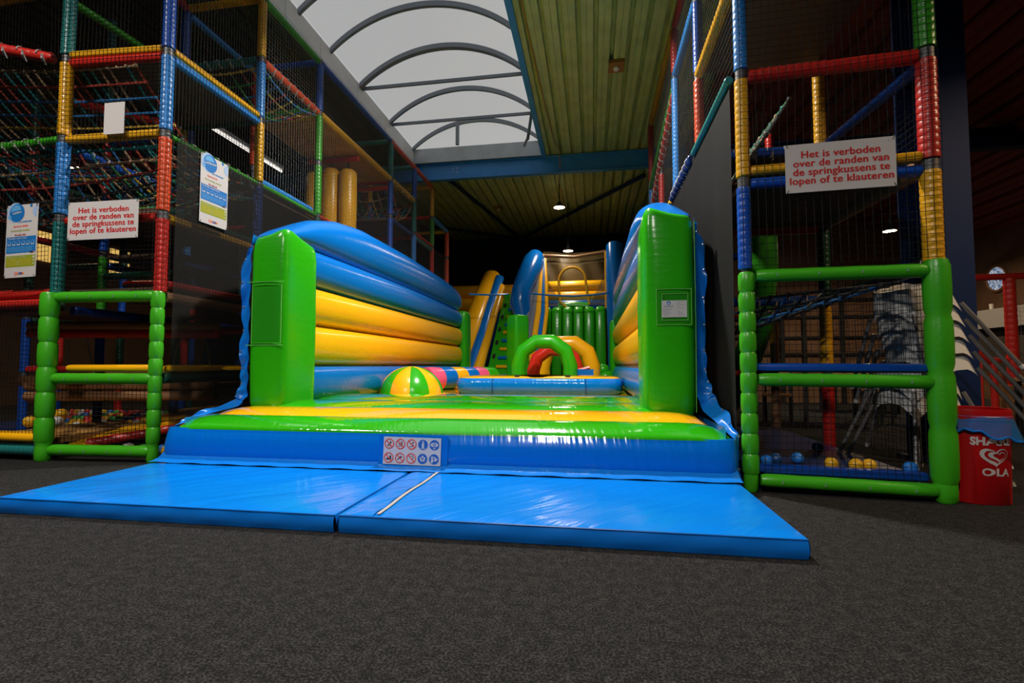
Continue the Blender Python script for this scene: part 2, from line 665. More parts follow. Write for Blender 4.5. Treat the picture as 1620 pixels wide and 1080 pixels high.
# far right wall: black framed panes, round windows
mb = MB().use('black_matte')
for x in (3.4, 4.55, 5.05, 5.9, 6.9):
    mb.box((x, 12.93, 0), (x + 0.09, 13.0, 2.5))
for z in (1.15, 1.55, 2.05, 2.45):
    mb.box((3.3, 12.94, z), (7.6, 13.0, z + 0.06))

struct(mb.build('window_2', smooth=False))


def round_window(name, c, u, v, rx):
    mb = MB().use('glass_lit')
    mb.plate(c, u, v, disc2(0, 0, rx, 36), 0.01)
    o = struct(mb.build(name))
    n = V(u).cross(V(v)).normalized() * 0.02
    mb = MB().use('wood_brown')
    mb.tube([V(c) + n + V(u) * (rx * math.cos(t)) + V(v) * (rx * math.sin(t)) for t in [2 * PI * i / 36 for i in range(36)]], 0.025, 6, closed=True)
    mb.build('window_frame', o)


round_window('window_3', (7.98, 11.18, 2.63), (0, -1, 0), (0, 0, 1), 0.25)
round_window('window_4', (7.27, 12.98, 2.53), (1, 0, 0), (0, 0, 1), 0.25)


# ------------------------------------------------------------------ lamps
def high_bay(name, label, loc, ztop, watts, col=(1.0, 0.86, 0.68), r=0.15, group=None, face='lamp_face', spread=158):
    t = thing(name, label, 'lamp', loc, group)
    x, y, z = loc
    mb = MB().use('black_matte')
    mb.loft([superring((x, y, z + dz), rr, rr, 2, 24) for dz, rr in ((0.0, r * 1.08), (0.03, r * 1.08), (0.06, r * 0.7), (0.13, r * 0.35), (0.16, r * 0.3))], cap=False)
    mb.build('housing', t)
    mb = MB().use(face)
    mb.plate((x, y, z + 0.006), (1, 0, 0), (0, -1, 0), disc2(0, 0, r, 24), 0.004)
    mb.build('diffuser', t)
    mb = MB().use('black_matte')
    mb.tube([(x, y, z + 0.15), (x, y, ztop)], 0.012, 6)
    mb.build('hanger', t)
    ld = bpy.data.lights.new(name + '_light', 'AREA')
    ld.shape = 'DISK'
    ld.size = r * 2
    ld.spread = math.radians(spread)
    ld.energy = watts
    ld.color = col
    lo = bpy.data.objects.new(name + '_light', ld)
    C.objects.link(lo)
    lo.location = (x, y, z - 0.01)
    lo.parent = t
    lo.matrix_parent_inverse = WORLD[t.name].inverted()
    return t


high_bay('high_bay_lamp', 'round glowing high bay lamp hanging from the roof above the slide', (-0.88, 13.6, 5.30), ZR, LAMP_DISTANT)
high_bay('high_bay_lamp', 'round glowing lamp low inside the dark net cage of the slide tower', (-0.72, 15.3, 4.46), ZR, LAMP_DISTANT * 0.7)
for p, k in (((-0.88, 5.5, 5.70), 1.0), ((-0.88, -1.9, 5.55), 0.75), ((-4.75, 1.2, 5.55), 0.50)):
    high_bay('high_bay_lamp', 'round high bay lamp hanging above the view, over the open floor', p, ZR, LAMP_OVERHEAD * k, (1.0, 0.94, 0.86), 0.16, 'high bay lamps above the view')

# warm lamps in the hall on the right
for p, lab in (((5.6, 10.3, 3.45), 'glowing warm lamp under the brown roof, seen through the right net'),):
    high_bay('ceiling_lamp', lab, p, zslope(p[0]), LAMP_RIGHT * 2, (1.0, 0.72, 0.42), 0.11, face='lamp_face')
high_bay('ceiling_lamp', 'warm lamp hanging right of the red waste bin, outside the view', (5.0, 3.0, 4.2), zslope(5.0), LAMP_RIGHT * 3.2, (1.0, 0.70, 0.40), 0.14)
# inside the left play frame, warm
high_bay('ceiling_lamp', 'warm lamp deep behind the left climbing frame', (-9.6, 7.6, 4.6), ZR, LAMP_PLAY * 6, (1.0, 0.66, 0.32), 0.14, 'lamps behind the left climbing frame')
high_bay('ceiling_lamp', 'warm lamp deep behind the left climbing frame', (-9.4, 12.6, 4.6), ZR, LAMP_PLAY * 5, (1.0, 0.66, 0.32), 0.14, 'lamps behind the left climbing frame')
# fluorescent battens seen through the left frame
for i, (a, b, lab) in enumerate((((-5.75, 6.6, 4.55), (-5.75, 8.3, 4.55), 'lit fluorescent batten behind the two yellow padded posts'),
                                 ((-5.9, 11.6, 4.1), (-5.9, 13.6, 4.1), 'lit fluorescent batten behind the sagging rope net at far end'))):
    t = thing('batten_lamp', lab, 'lamp', a)
    mb = MB().use('tube_face')
    mb.tube([a, b], 0.022, 8)
    mb.build('fluorescent_tube', t)
    mb = MB().use('fascia_white')
    mb.box((a[0] - 0.05, a[1], a[2] + 0.025), (a[0] + 0.05, b[1], a[2] + 0.08))
    mb.build('batten', t, smooth=False)
    mb = MB().use('black_matte')
    for q in (a, b):
        yy = q[1] + (0.1 if q is a else -0.1)
        mb.tube([(q[0], yy, q[2] + 0.08), (q[0], yy, ZR)], 0.006, 5)
    mb.build('hanger', t)


# alarm sensors on wooden blocks under the roof
def sensor(label, x, y):
    t = thing('ceiling_sensor', label, 'sensor', (x, y, ZR - 0.06))
    mb = MB().use('wood_orange')
    mb.box((x - 0.13, y - 0.15, ZR - 0.06), (x + 0.13, y + 0.15, ZR))
    mb.build('mounting_block', t, smooth=False)
    mb = MB().use('plastic_white')
    mb.sphere((x, y, ZR - 0.075), 0.055, 14, 8, 0.8)
    mb.build('sensor_head', t)


sensor('small white sensor on an orange wooden block between the near roof ribs', 0.44, 8.3)
sensor('small white sensor on a wooden block beyond the big blue cross beam', -2.95, 15.4)
mb = MB().use('cable_orange')
mb.tube([(-0.95, 6.0, ZR - 0.02), (-0.90, 8.5, ZR - 0.03), (-0.82, 10.8, ZR - 0.05), (-0.72, 11.4, ZR - 0.06), (-0.74, 11.9, ZR - 0.46), (-0.88, 13.5, ZR - 0.03), (-0.70, 18.9, ZR - 0.04)], 0.012, 6)
tag(mb.build('roof_cable'), 'thin orange cable running along the green ribbed roof', 'cable')


# ================================================================== PLAY FRAMES
def wob(p, a):
    return V(p) + V((random.uniform(-a, a), random.uniform(-a, a), random.uniform(-a, a)))


def net(mb, o, u, v, step=0.05, r=0.0026, sag=0.004, seg=0.45):
    """square netting spanning o + [0,1]u + [0,1]v"""
    o, u, v = V(o), V(u), V(v)
    lu, lv = u.length, v.length
    n = u.cross(v).normalized()
    ph = random.uniform(0, 6)

    def P(a, b):
        return o + u * a + v * b + n * (sag * math.sin(a * lu * 2.3 + ph) * math.sin(b * lv * 2.9 + ph)) + (u / lu) * (0.005 * math.sin(b * lv * 5 + a * 3)) + (v / lv) * (0.006 * math.sin(a * lu * 4 + ph))
    for L, M, sw in ((lu, lv, False), (lv, lu, True)):
        k = max(1, round(L / step))
        s = max(2, round(M / seg))
        for i in range(k + 1):
            pts = [P(i / k, j / s) if not sw else P(j / s, i / k) for j in range(s + 1)]
            mb.line(pts, r)


def rope_sheet(mb, fn, nu, nv, cols_u, cols_v, r=0.011, knots=True):
    """coloured rope mesh over the surface fn(s, t)"""
    s = 14
    for i in range(nu + 1):
        mb.use('rope_' + cols_u[i % len(cols_u)])
        mb.tube([fn(i / nu, j / s) for j in range(s + 1)], r, 5, cap=False)
    for i in range(nv + 1):
        mb.use('rope_' + cols_v[i % len(cols_v)])
        mb.tube([fn(j / s, i / nv) for j in range(s + 1)], r, 5, cap=False)
    if knots:
        for i in range(nu + 1):
            for j in range(nv + 1):
                mb.use('rope_' + cols_v[j % len(cols_v)])
                mb.sphere(fn(i / nu, j / nv), r * 1.9, 6, 4)


def loops(mb, a, b, r, step=0.16):
    """white cord wound loosely around a rail"""
    a, b = V(a), V(b)
    d = (b - a)
    L = d.length
    d.normalize()
    s = d.cross(V((0, 0, 1))).normalized()
    up = s.cross(d)
    k = int(L / step)
    for i in range(k):
        c = a + d * (step * (i + 0.5))
        mb.tube([c + d * (0.05 * t / 9) + (s * math.cos(2 * PI * t / 9) + up * math.sin(2 * PI * t / 9)) * (r + 0.006) for t in range(10)] +
                [c + d * 0.065 - up * (r + 0.03)], 0.006, 5)


class Frame:
    def __init__(s, label, loc):
        s.t = thing('play_tower', label, 'climbing frame', loc)
        s.np = s.nr = 0

    def post(s, x, y, segs, r=0.052, x2=None, y2=None, pitch=0.055, n=12):
        """segs: list of (colour, z0, z1); a bare steel core carries the foam sleeves"""
        zb, zt = segs[0][1], segs[-1][2]
        mb = MB().use('clamp_steel')
        mb.tube([(x, y, max(zb, 0.0)), (x, y, zt)], r * 0.55, 8)
        for c, a, b in segs[1:]:
            mb.tube([(x, y, a - 0.05), (x, y, a + 0.03)], r * 0.82, 10)
        p = mb.build('post', s.t)
        for c, a, b in segs:
            m2 = MB().use('foam_' + c)
            m2.padded((x, y, a + 0.035 if a > 0.02 else 0.005), (x, y, b - 0.04), r, pitch, n=n)
            m2.build('foam_sleeve', p)
        return p

    def rail(s, a, b, c, r=0.045, loop=False, pitch=0.06, n=10, inset=0.05, white='tie_white'):
        a, b = V(a), V(b)
        d = (b - a).normalized()
        mb = MB().use('foam_' + c)
        mb.padded(a + d * inset, b - d * inset, r, pitch, depth=0.05, n=n)
        o = mb.build('rail', s.t)
        if loop:
            m2 = MB().use(white)
            loops(m2, a + d * 0.08, b - d * 0.08, r)
            m2.build('cord_lashing', o)
        return o

    def deck(s, x0, x1, y0, y1, z, m='plywood_dark'):
        mb = MB().use(m)
        mb.box((min(x0, x1) + 0.03, y0 + 0.03, z - 0.02), (max(x0, x1) - 0.03, y1 - 0.03, z + 0.03))
        return mb.build('deck', s.t, smooth=False)

    def pad(s, a, b, c, r=0.05, name='deck_pad'):
        """soft vinyl edge pad lying along a rail"""
        a, b = V(a), V(b)
        d = (b - a).normalized()
        w = V((0, 0, 1)).cross(d)
        mb = MB().use('vinyl_' + c)
        rings = []
        for f, q in ((0, 0.3), (0.012, 0.8), (0.04, 1), (0.96, 1), (0.988, 0.8), (1, 0.3)):
            rings.append(superring(a.lerp(b, f), r * 1.5 * q, r * 0.72 * q, 3, 14, w, V((0, 0, 1))))
        mb.loft(rings)
        return mb.build(name, s.t)


LZ = [0.08, 0.78, 1.56, 2.34, 3.13, 3.94, 4.71, 5.50]
LY = [4.06, 5.40, 6.72, 8.05, 9.40, 10.75, 12.05, 13.36]
LX = [-4.05, -5.14, -6.25, -7.40, -8.55]

L = Frame('tall padded climbing frame in many colours left of the bouncy castle', (-5.14, 4.06, 0))


def segs(cols, z0=0):
    """colours from the floor up, one per level"""
    zs = [0.0] + LZ[1:]
    return [(c, zs[i + z0], zs[i + z0 + 1]) for i, c in enumerate(cols) if c]


# front corner posts
L.post(-4.05, 4.06, [('red', 1.56, 2.34), ('orange', 2.34, 3.13), ('sky', 3.13, 3.94), ('blue', 3.94, 4.71), ('yellow', 4.71, 5.5)], 0.056)
L.post(-5.14, 4.00, [('teal', 1.56, 2.34), ('sky', 2.34, 3.13), ('yellow', 3.13, 3.94), ('teal', 3.94, 4.71), ('red', 4.71, 5.5)], 0.058)
# side posts along the castle
L.post(-4.05, LY[1], segs(['navy', 'navy', 'blue', 'blue', 'yellow', 'sky', 'yellow']))
L.post(-4.05, LY[2], segs(['navy', 'navy', 'blue', 'teal', 'green', 'green', 'blue']))
L.post(-4.05, LY[3], segs(['navy', 'navy', 'navy', 'red']))
L.post(-4.05, LY[4], segs(['navy', 'navy', 'blue', 'blue', 'blue', 'blue', 'teal']), 0.056)
L.post(-4.05, LY[5], segs(['navy', 'navy', 'blue', 'sky', 'sky', 'teal', 'blue']), 0.058)
L.post(-4.05, LY[6], segs(['navy', 'red', 'red', 'red', 'red', 'green', 'yellow']), 0.056)
L.post(-4.05, LY[7], segs(['red', 'red', 'orange', 'orange', 'orange', 'orange']), 0.062)
# inner rows
L.post(-5.14, LY[1], segs(['navy', 'teal', 'darkgreen', 'blue', 'yellow', 'teal', 'blue']))
L.post(-5.14, LY[2], segs(['navy', 'blue', 'green', 'darkgreen', None, 'orange', 'red']))
L.post(-5.14, LY[4], segs(['navy', 'red', 'darkgreen', 'teal', 'teal', 'yellow', 'yellow']))
L.post(-5.14, LY[5], segs(['navy', 'blue', 'sky', 'orange', 'sky', 'sky', 'yellow']))
L.post(-5.14, LY[6], segs(['navy', 'blue', 'teal', 'red', 'red']))
L.post(-6.25, 4.06, segs(['navy', 'teal', 'red', 'navy', 'red', 'yellow']))
L.post(-6.25, LY[1], segs(['navy', 'blue', 'green', 'blue', 'red', 'darkgreen', 'teal']))
L.post(-6.25, LY[2], segs(['blue', 'red', 'darkgreen', 'sky', 'darkgreen', 'navy', 'red']))
L.post(-6.25, LY[4], segs(['darkgreen', 'blue', 'red', 'darkgreen', 'teal', 'blue']))
L.post(-7.40, LY[1], segs(['blue', 'blue', 'darkgreen', 'red', 'red', 'darkgreen']))
L.post(-7.40, LY[2], segs(['red', 'darkgreen', 'blue', 'darkgreen', 'navy', 'red']))
L.post(-7.40, LY[4], segs(['navy', 'red', 'blue', 'teal', 'darkgreen']))
L.post(-8.55, LY[2], segs(['blue', 'red', 'darkgreen', 'navy', 'red']))
L.post(-8.55, LY[4], segs(['teal', 'blue', 'red', 'navy']))

# front rails, entrance bay
L.rail((-5.14, 4.0, 3.90), (-4.05, 4.06, 3.90), 'red', 0.042)
L.rail((-5.14, 4.0, 3.98), (-4.05, 4.06, 3.98), 'yellow', 0.040)
L.rail((-5.14, 4.0, 3.12), (-4.05, 4.06, 3.14), 'yellow', 0.046)
L.rail((-5.14, 4.02, 2.31), (-4.05, 4.06, 2.32), 'red', 0.042)
L.rail((-5.14, 4.10, 2.42), (-4.05, 4.16, 2.42), 'green', 0.035)
# front rails, bay at the picture's edge
L.rail((-6.25, 4.06, 3.13), (-5.14, 4.0, 3.13), 'green', 0.042, loop=True)
L.rail((-6.25, 3.55, 4.02), (-5.20, 3.98, 3.94), 'red', 0.050, loop=True)
L.rail((-6.25, 4.06, 4.75), (-5.14, 4.0, 4.72), 'yellow', 0.075)
L.rail((-6.25, 4.06, 1.60), (-5.16, 4.0, 1.60), 'red', 0.050)
L.rail((-6.25, 4.02, 1.50), (-5.16, 3.96, 1.50), 'red', 0.045)
L.rail((-6.25, 3.98, 0.10), (-5.16, 3.95, 0.10), 'teal', 0.060)
L.pad((-6.25, 3.99, 0.22), (-5.18, 3.97, 0.22), 'yellow', 0.062)
# side rails facing the castle
SX = -4.05
y = LY
L.rail((SX, y[0], 3.985), (SX, y[1], 3.985), 'yellow', 0.040)
L.rail((SX, y[0], 3.90), (SX, y[1], 3.90), 'sky', 0.044)
L.rail((SX, y[0], 3.13), (SX, y[1], 3.13), 'green', 0.036, loop=True)
L.rail((SX, y[1], 3.13), (SX, y[2], 3.13), 'green', 0.036)
L.rail((SX - 0.08, y[1], 3.22), (SX - 0.08, y[2], 3.22), 'sky', 0.045)
L.rail((SX, y[2], 3.13), (SX, y[4], 3.13), 'red', 0.040)
L.rail((SX, y[0], 2.32), (SX, y[1], 2.32), 'yellow', 0.044)
L.rail((SX - 0.06, y[0], 2.42), (SX - 0.06, y[1], 2.42), 'darkgreen', 0.04)
L.rail((SX, y[1], 2.32), (SX, y[2], 2.32), 'yellow', 0.04)
L.rail((SX, y[0], 1.56), (SX, y[1], 1.56), 'brown', 0.05)
L.rail((SX, y[0], 1.68), (SX, y[1], 1.68), 'red', 0.04)
L.rail((SX, y[0], 0.78), (SX, y[1], 0.78), 'darkgreen', 0.055)
L.pad((SX, y[0] + .1, 0.87), (SX, y[1], 0.87), 'yellow', 0.05)
L.rail((SX, y[1], 4.71), (SX, y[2], 4.71), 'orange', 0.050, loop=True)
L.rail((SX, y[2], 4.71), (SX, y[4], 4.71), 'yellow', 0.055)
L.rail((SX, y[4], 4.71), (SX, y[5], 4.71), 'yellow', 0.055, loop=True)
L.rail((SX, y[0], 5.5), (SX, y[1], 5.5), 'yellow', 0.045)
L.rail((SX, y[1], 5.5), (SX, y[2], 5.5), 'green', 0.050)
L.rail((SX, y[2], 5.5), (SX, y[4], 5.5), 'blue', 0.050)
L.rail((SX, y[4], 5.5), (SX, y[5], 5.5), 'orange', 0.052)
L.rail((SX, y[5], 5.5), (SX, y[6], 5.5), 'orange', 0.052)
L.rail((SX, y[5], 3.96), (SX, y[6], 3.96), 'red', 0.042)
L.rail((SX, y[5], 3.86), (SX, y[6], 3.86), 'teal', 0.050)
L.rail((SX, y[6], 4.70), (SX, y[7], 4.70), 'sky', 0.060)
L.rail((SX - .02, y[4], 3.9), (SX - .02, y[5], 3.9), 'navy', 0.045)
# cross rails
for yy, z, c, lp in ((y[1], 5.5, 'yellow', 0), (y[1], 4.71, 'teal', 1), (y[1], 3.93, 'darkgreen', 0), (y[2], 5.5, 'blue', 0), (y[2], 4.75, 'green', 0),
                     (y[2], 4.66, 'yellow', 0), (y[4], 5.5, 'teal', 0), (y[4], 4.66, 'red', 0), (y[5], 5.5, 'teal', 0), (y[5], 3.94, 'red', 0), (y[5], 3.85, 'red', 0),
                     (y[6], 5.5, 'yellow', 0), (y[6], 4.71, 'red', 0), (y[7], 4.68, 'yellow', 0)):
    L.rail((-5.14, yy, z), (-4.05, yy, z), c, 0.046, loop=bool(lp))
L.rail((-5.14, 8.10, 4.60), (-4.05, 8.10, 4.60), 'red', 0.05)
L.rail((-5.14, 9.36, 4.52), (-4.05, 9.36, 4.52), 'red', 0.05)
# slanting and inner rails
L.rail((-5.24, 4.05, 4.62), (-5.20, 4.98, 4.64), 'frame_green', 0.045)
L.rail((-5.14, y[1], 5.45), (-5.14, y[2], 5.45), 'sky', 0.05)
L.rail((-5.14, y[1], 5.5), (-4.3, 4.2, 4.85), 'red', 0.045)
L.rail((-5.14, 4.1, 3.06), (-5.14, y[1], 3.06), 'blue', 0.052, loop=True)
L.rail((-6.25, 4.1, 3.0), (-6.25, y[1], 3.0), 'darkgreen', 0.045, loop=True)
L.rail((-6.6, 5.2, 4.3), (-5.3, 5.5, 4.0), 'red', 0.05)
L.rail((-5.14, 4.1, 1.45), (-5.14, y[1], 1.45), 'navy', 0.05)
for x0, x1, yy, z, c in ((-6.25, -5.14, y[1], 1.35, 'blue'), (-5.14, -4.1, y[1], 1.32, 'red'), (-6.25, -5.14, y[1], 2.05, 'darkgreen'), (-5.14, -4.1, y[1], 2.05, 'blue'),
                         (-7.4, -6.25, y[1], 0.85, 'red'), (-6.25, -5.14, y[2], 1.5, 'blue'), (-5.14, -4.1, y[2], 1.25, 'red'), (-7.4, -6.25, y[2], 2.2, 'red'),
                         (-6.25, -5.14, y[2], 2.3, 'teal'), (-6.25, -5.14, y[2], 3.0, 'red'), (-7.4, -6.25, y[2], 3.1, 'blue'), (-8.55, -7.4, y[2], 1.6, 'red'),
                         (-8.55, -7.4, y[2], 2.5, 'darkgreen'), (-6.25, -5.14, y[4], 2.4, 'blue'), (-7.4, -6.25, y[4], 1.7, 'red'), (-5.14, -4.1, y[4], 2.2, 'darkgreen'),
                         (-6.25, -5.14, y[1], 3.8, 'navy'), (-7.4, -6.25, y[1], 3.4, 'red')):
    L.rail((x0, yy, z), (x1, yy, z), c, 0.046)
for x, z, c in ((-6.25, 2.2, 'blue'), (-6.25, 0.8, 'brown'), (-5.14, 0.62, 'brown'), (-5.14, 2.2, 'navy'), (-7.4, 1.5, 'darkgreen'), (-7.4, 2.6, 'red')):
    L.rail((x, y[1], z), (x, y[2], z), c, 0.05)
# decks
L.deck(-5.14, -4.05, y[0], y[1], 3.94)
L.deck(-5.14, -4.05, y[2], y[4], 4.68, 'plywood_amber')
L.deck(-5.14, -4.05, y[0], y[1], 1.62)
L.deck(-6.25, -5.14, y[0], y[1], 1.46)
L.deck(-5.14, -4.05, y[0], y[1], 2.40)
L.deck(-6.25, -5.14, y[1], y[2], 2.3)
L.deck(-5.14, -4.05, y[4], y[5], 3.9)
L.deck(-6.25, -5.14, y[0], y[1], 0.16, 'plywood_amber')
L.deck(-7.4, -6.25, y[1], y[2], 3.1)
L.deck(-5.14, -4.05, y[1], y[4], 3.06)
L.deck(-5.14, -4.05, y[1], y[2], 1.5)
# padded platform in the entrance and sloping yellow pad behind it
L.pad((-5.06, 4.09, 0.875), (-4.12, 4.12, 0.875), 'yellow', 0.048)
mb = MB().use('vinyl_yellow')
mb.add([(-5.2, 4.2, 0.12), (-5.2, 5.6, 0.35), (-4.15, 5.6, 0.45), (-4.15, 5.2, 0.42), (-5.2, 4.2, 0.02), (-4.15, 5.2, 0.30)], [(0, 3, 2, 1), (0, 4, 5, 3)])
mb.build('ramp_pad', L.t, smooth=False)
L.rail((-5.1, 4.25, 0.10), (-4.15, 5.0, 0.28), 'red', 0.05)
# green padded entrance of thick sleeves
for x, yy, r, top in ((-5.14, 3.94, 0.078, 1.60), (-4.05, 4.04, 0.058, 1.60)):
    mb = MB().use('foam_frame_green')
    mb.padded((x, yy, 0.0), (x, yy, 0.30), r * 0.86, 0.15, 0.10, 14)
    mb.padded((x, yy, 0.17), (x, yy, top), r, 0.235 if r > 0.07 else 0.16, 0.17, 16)
    mb.build('entrance_post', L.t)
for z in (0.10, 0.775, 1.555):
    mb = MB().use('foam_frame_green')
    mb.padded((-5.08, 3.96, z), (-4.06, 4.03, z), 0.055, 0.24, 0.06, 14)
    o = mb.build('entrance_rail', L.t)
    m2 = MB().use('tie_pale')
    for i in range(4):
        q = V((-5.08, 3.96, z)).lerp(V((-4.06, 4.03, z)), 0.16 + 0.23 * i)
        m2.box(q + V((-0.004, -0.058, -0.012)), q + V((0.004, -0.050, 0.012)))
    m2.build('cable_tie', o, smooth=False)

# netting
mb = MB().use('net_black')
net(mb, (-6.3, 3.935, 1.62), (1.16, -0.03, 0), (0, 0, 3.3), 0.042)
net(mb, (-5.14, 3.93, 1.62), (1.11, 0.06, 0), (0, 0, 3.3), 0.042)
net(mb, (-6.3, 3.93, 0.16), (1.16, -0.03, 0), (0, 0, 1.35), 0.042)
net(mb, (-5.14, 4.05, 0.16), (1.09, 0.06, 0), (0, 0, 0.55), 0.042)
mb.build('front_net', L.t, smooth=False)
mb = MB().use('net_black')
net(mb, (-3.985, 4.0, 3.13), (0, 1.4, 0), (0, 0, 2.40), 0.042)
net(mb, (-3.985, 4.0, 1.6), (0, 1.4, 0), (0, 0, 1.53), 0.042)
mb.use('net_grey')
net(mb, (-3.985, 5.4, 3.13), (0, 5.35, 0), (0, 0, 2.40), 0.055, 0.0019)
net(mb, (-3.99, 10.75, 3.9), (0, 1.3, 0), (0, 0, 1.6), 0.07, 0.0019)
net(mb, (-3.99, 10.75, 1.0), (0, 2.6, 0), (0, 0, 2.9), 0.08, 0.0018)
mb.build('side_net', L.t, smooth=False)
for o_, u_, h_, st_ in (((-5.16, 4.3, 3.2), (0, 5.0, 0), 2.3, 0.065), ((-5.14, 12.05, 3.2), (1.09, 0, 0), 2.3, 0.07), ((-7.4, 6.75, 1.0), (3.3, 0, 0), 4.4, 0.06)):
    mb = MB().use('net_black')
    net(mb, o_, u_, (0, 0, h_), st_, 0.0018)
    mb.build('inner_net', L.t, smooth=False)
mb = MB().use('screen_cloth')
mb.grid(lambda u, v: (-3.97 + 0.012 * math.sin(u * 40), 4.12 + 7.3 * u, 0.02 + 3.09 * v), 40, 6)
mb.build('screen_cloth', L.t)

# coloured rope nets
CU = ['teal', 'teal', 'tan', 'tan', 'black', 'teal', 'red', 'red']
CV = ['tan', 'red', 'blue', 'blue', 'yellow', 'black', 'teal']


def bowl1(s, t):
    x = -7.6 + 3.2 * s
    yy = 4.05 + 1.5 * t
    return V((x, yy - 0.35 * max(0, -5.4 - x) * (1 - t) * 0.4, 3.88 - 0.62 * math.sin(PI * min(1, t * 0.62 + 0.02)) - 0.10 * s * t + 0.10 * (1 - s)))


mb = MB()
rope_sheet(mb, bowl1, 30, 13, CU, CV)
mb.build('rope_net', L.t)
mb = MB()
rope_sheet(mb, lambda s, t: V((-7.6 + 3.4 * s, 4.12 + 1.3 * t, 3.05 - 0.55 * math.sin(PI * t) * (0.5 + 0.5 * math.sin(PI * s)))), 26, 13,
           ['teal', 'black', 'blue', 'tan', 'red'], ['teal', 'tan', 'red', 'black'])
mb.build('rope_net', L.t)
mb = MB()
rope_sheet(mb, lambda s, t: V((-5.1 + 1.02 * s, 5.45 + 1.22 * t, 4.66 - 0.22 * math.sin(PI * t) * (0.6 + 0.4 * math.sin(PI * s)) - 0.05 * math.sin(PI * s))), 7, 8,
           ['red', 'yellow', 'blue', 'black', 'green'], ['yellow', 'green', 'blue', 'red'])
mb.build('rope_net', L.t)
mb = MB()
rope_sheet(mb, lambda s, t: V((-5.1 + 1.02 * s, 9.45 + 1.25 * t, 4.62 - 0.50 * math.sin(PI * t) - 0.12 * math.sin(PI * s))), 7, 9,
           ['yellow', 'tan', 'teal', 'red'], ['yellow', 'tan', 'green', 'blue', 'red'])
mb.build('rope_net', L.t)
mb = MB()
rope_sheet(mb, lambda s, t: V((-5.1 + 1.02 * s, 4.2 + 1.2 * t, 2.95 - 0.28 * math.sin(PI * t) * (0.4 + 0.6 * (1 - s)))), 8, 8,
           ['teal', 'tan', 'green', 'yellow'], ['tan', 'teal', 'black'])
mb.build('rope_net', L.t)
# padded rings and curved bumper inside at the left edge
mb = MB().use('foam_brown')
mb.tube([(-6.1 + 0.42 * math.cos(t), 4.9 + 0.34 * math.sin(t), 0.72) for t in [2 * PI * i / 28 for i in range(28)]], 0.06, 10, closed=True)
mb.build('padded_ring', L.t)
mb = MB().use('tie_white')
for dx in (-0.38, 0.0, 0.38):
    mb.tube([(-6.1 + dx, 4.9, 0.76), (-6.1 + dx * 0.5, 4.9, 1.4)], 0.008, 5)
mb.build('ring_rope', L.t)
for z, m in ((0.68, 'brown'), (0.56, 'brown'), (1.34, 'brown'), (1.26, 'red')):
    mb = MB().use('foam_' + m)
    mb.padded((-6.2, 4.55, z), (-4.2, 5.0, z), 0.055, 0.07, 0.06)
    mb.build('bumper_roll', L.t)
mb = MB().use('vinyl_blue')
mb.grid(lambda u, v: (-5.05 + 0.75 * u + 0.05 * v, 5.7 + 0.1 * math.sin(u * 6) + 0.05 * v, 0.85 + 0.48 * v - 0.12 * u * (1 - v)), 8, 5)
mb.build('vinyl_flap', L.t)
mb = MB().use('tie_white')
mb.tube([(-4.72 + 0.24 * math.cos(t), 5.2, 0.9 + 0.42 * math.sin(t)) for t in [PI * i / 14 for i in range(15)]], 0.009, 6)
mb.build('hoop_cord', L.t)

# bags hanging under the amber deck
BAG = None
for bx, by, lab in ((-4.95, 8.12, 'yellow padded punch bag hanging furthest left under the amber deck'),
                    (-4.625, 8.12, 'yellow padded punch bag hanging in the middle, half hidden by the green post'),
                    (-4.30, 8.12, 'yellow padded punch bag hanging nearest the castle, in full view')):
    if BAG is None:
        BAG = thing('punch_bag', lab, 'punch bag', (bx, by, 3.30), 'punch bags under the amber deck')
        mb = MB().use('foam_yellow')
        mb.loft([superring((bx, by, z), r, r, 2, 20) for z, r in ((3.30, 0.10), (3.31, 0.135), (3.35, 0.15), (3.8, 0.155), (4.30, 0.15), (4.36, 0.14), (4.40, 0.10), (4.41, 0.03))])
        mb.build('bag_body', BAG)
        mb = MB().use('black_matte')
        mb.tube([(bx, by, 4.40), (bx, by, 4.56)], 0.014, 6)
        mb.build('strap', BAG)
    else:
        dup(BAG, (bx, by, 3.30 if bx > -4.5 else 3.34), lab)

# ------------------------------------------------------------------ right frame
Rf = Frame('padded climbing frame right of the bouncy castle, with green lower bars', (1.70, 3.8, 0))
RZ = [0.08, 0.80, 1.565, 2.30, 3.08, 3.92, 4.76, 5.42]
R1, R2 = (1.12, 3.84), (2.29, 3.73)
RY = [3.84, 5.27, 6.67, 8.05, 9.35]
Rf.post(*R1, [('blue', 1.57, 2.26), ('yellow', 2.26, 3.08), ('sky', 3.08, 3.92), ('blue', 3.92, 4.76)], 0.050)
Rf.post(*R2, [('yellow', 1.56, 2.27), ('red', 2.27, 3.05), ('green', 3.05, 3.92), ('blue', 3.92, 4.76)], 0.062)
Rf.post(1.12, RY[1], [('navy', 0, 1.565), ('navy', 1.565, 3.08), ('orange', 3.08, 3.92), ('blue', 3.92, 4.76), ('teal', 4.76, 5.42)], 0.052)
Rf.post(1.12, RY[2], [('navy', 0, 1.565), ('blue', 1.565, 3.08), ('sky', 3.08, 4.76), ('red', 4.76, 5.42)], 0.052)
Rf.post(1.12, RY[3], [('navy', 0, 3.08), ('red', 3.08, 4.0)], 0.048)
Rf.post(1.12, RY[4], [('navy', 0, 3.08), ('sky', 3.08, 4.3), ('red', 4.3, 5.42)], 0.055)
Rf.post(2.27, RY[1], [('red', 0, 0.8), ('yellow', 0.8, 1.52), ('darkgreen', 1.52, 2.28), ('red', 2.28, 3.06), ('yellow', 3.06, 3.92)], 0.056)
Rf.post(2.27, RY[2], [('brown', 0, 0.8), ('yellow', 0.8, 1.5), ('red', 1.5, 2.3), ('red', 2.3, 3.9)], 0.052)
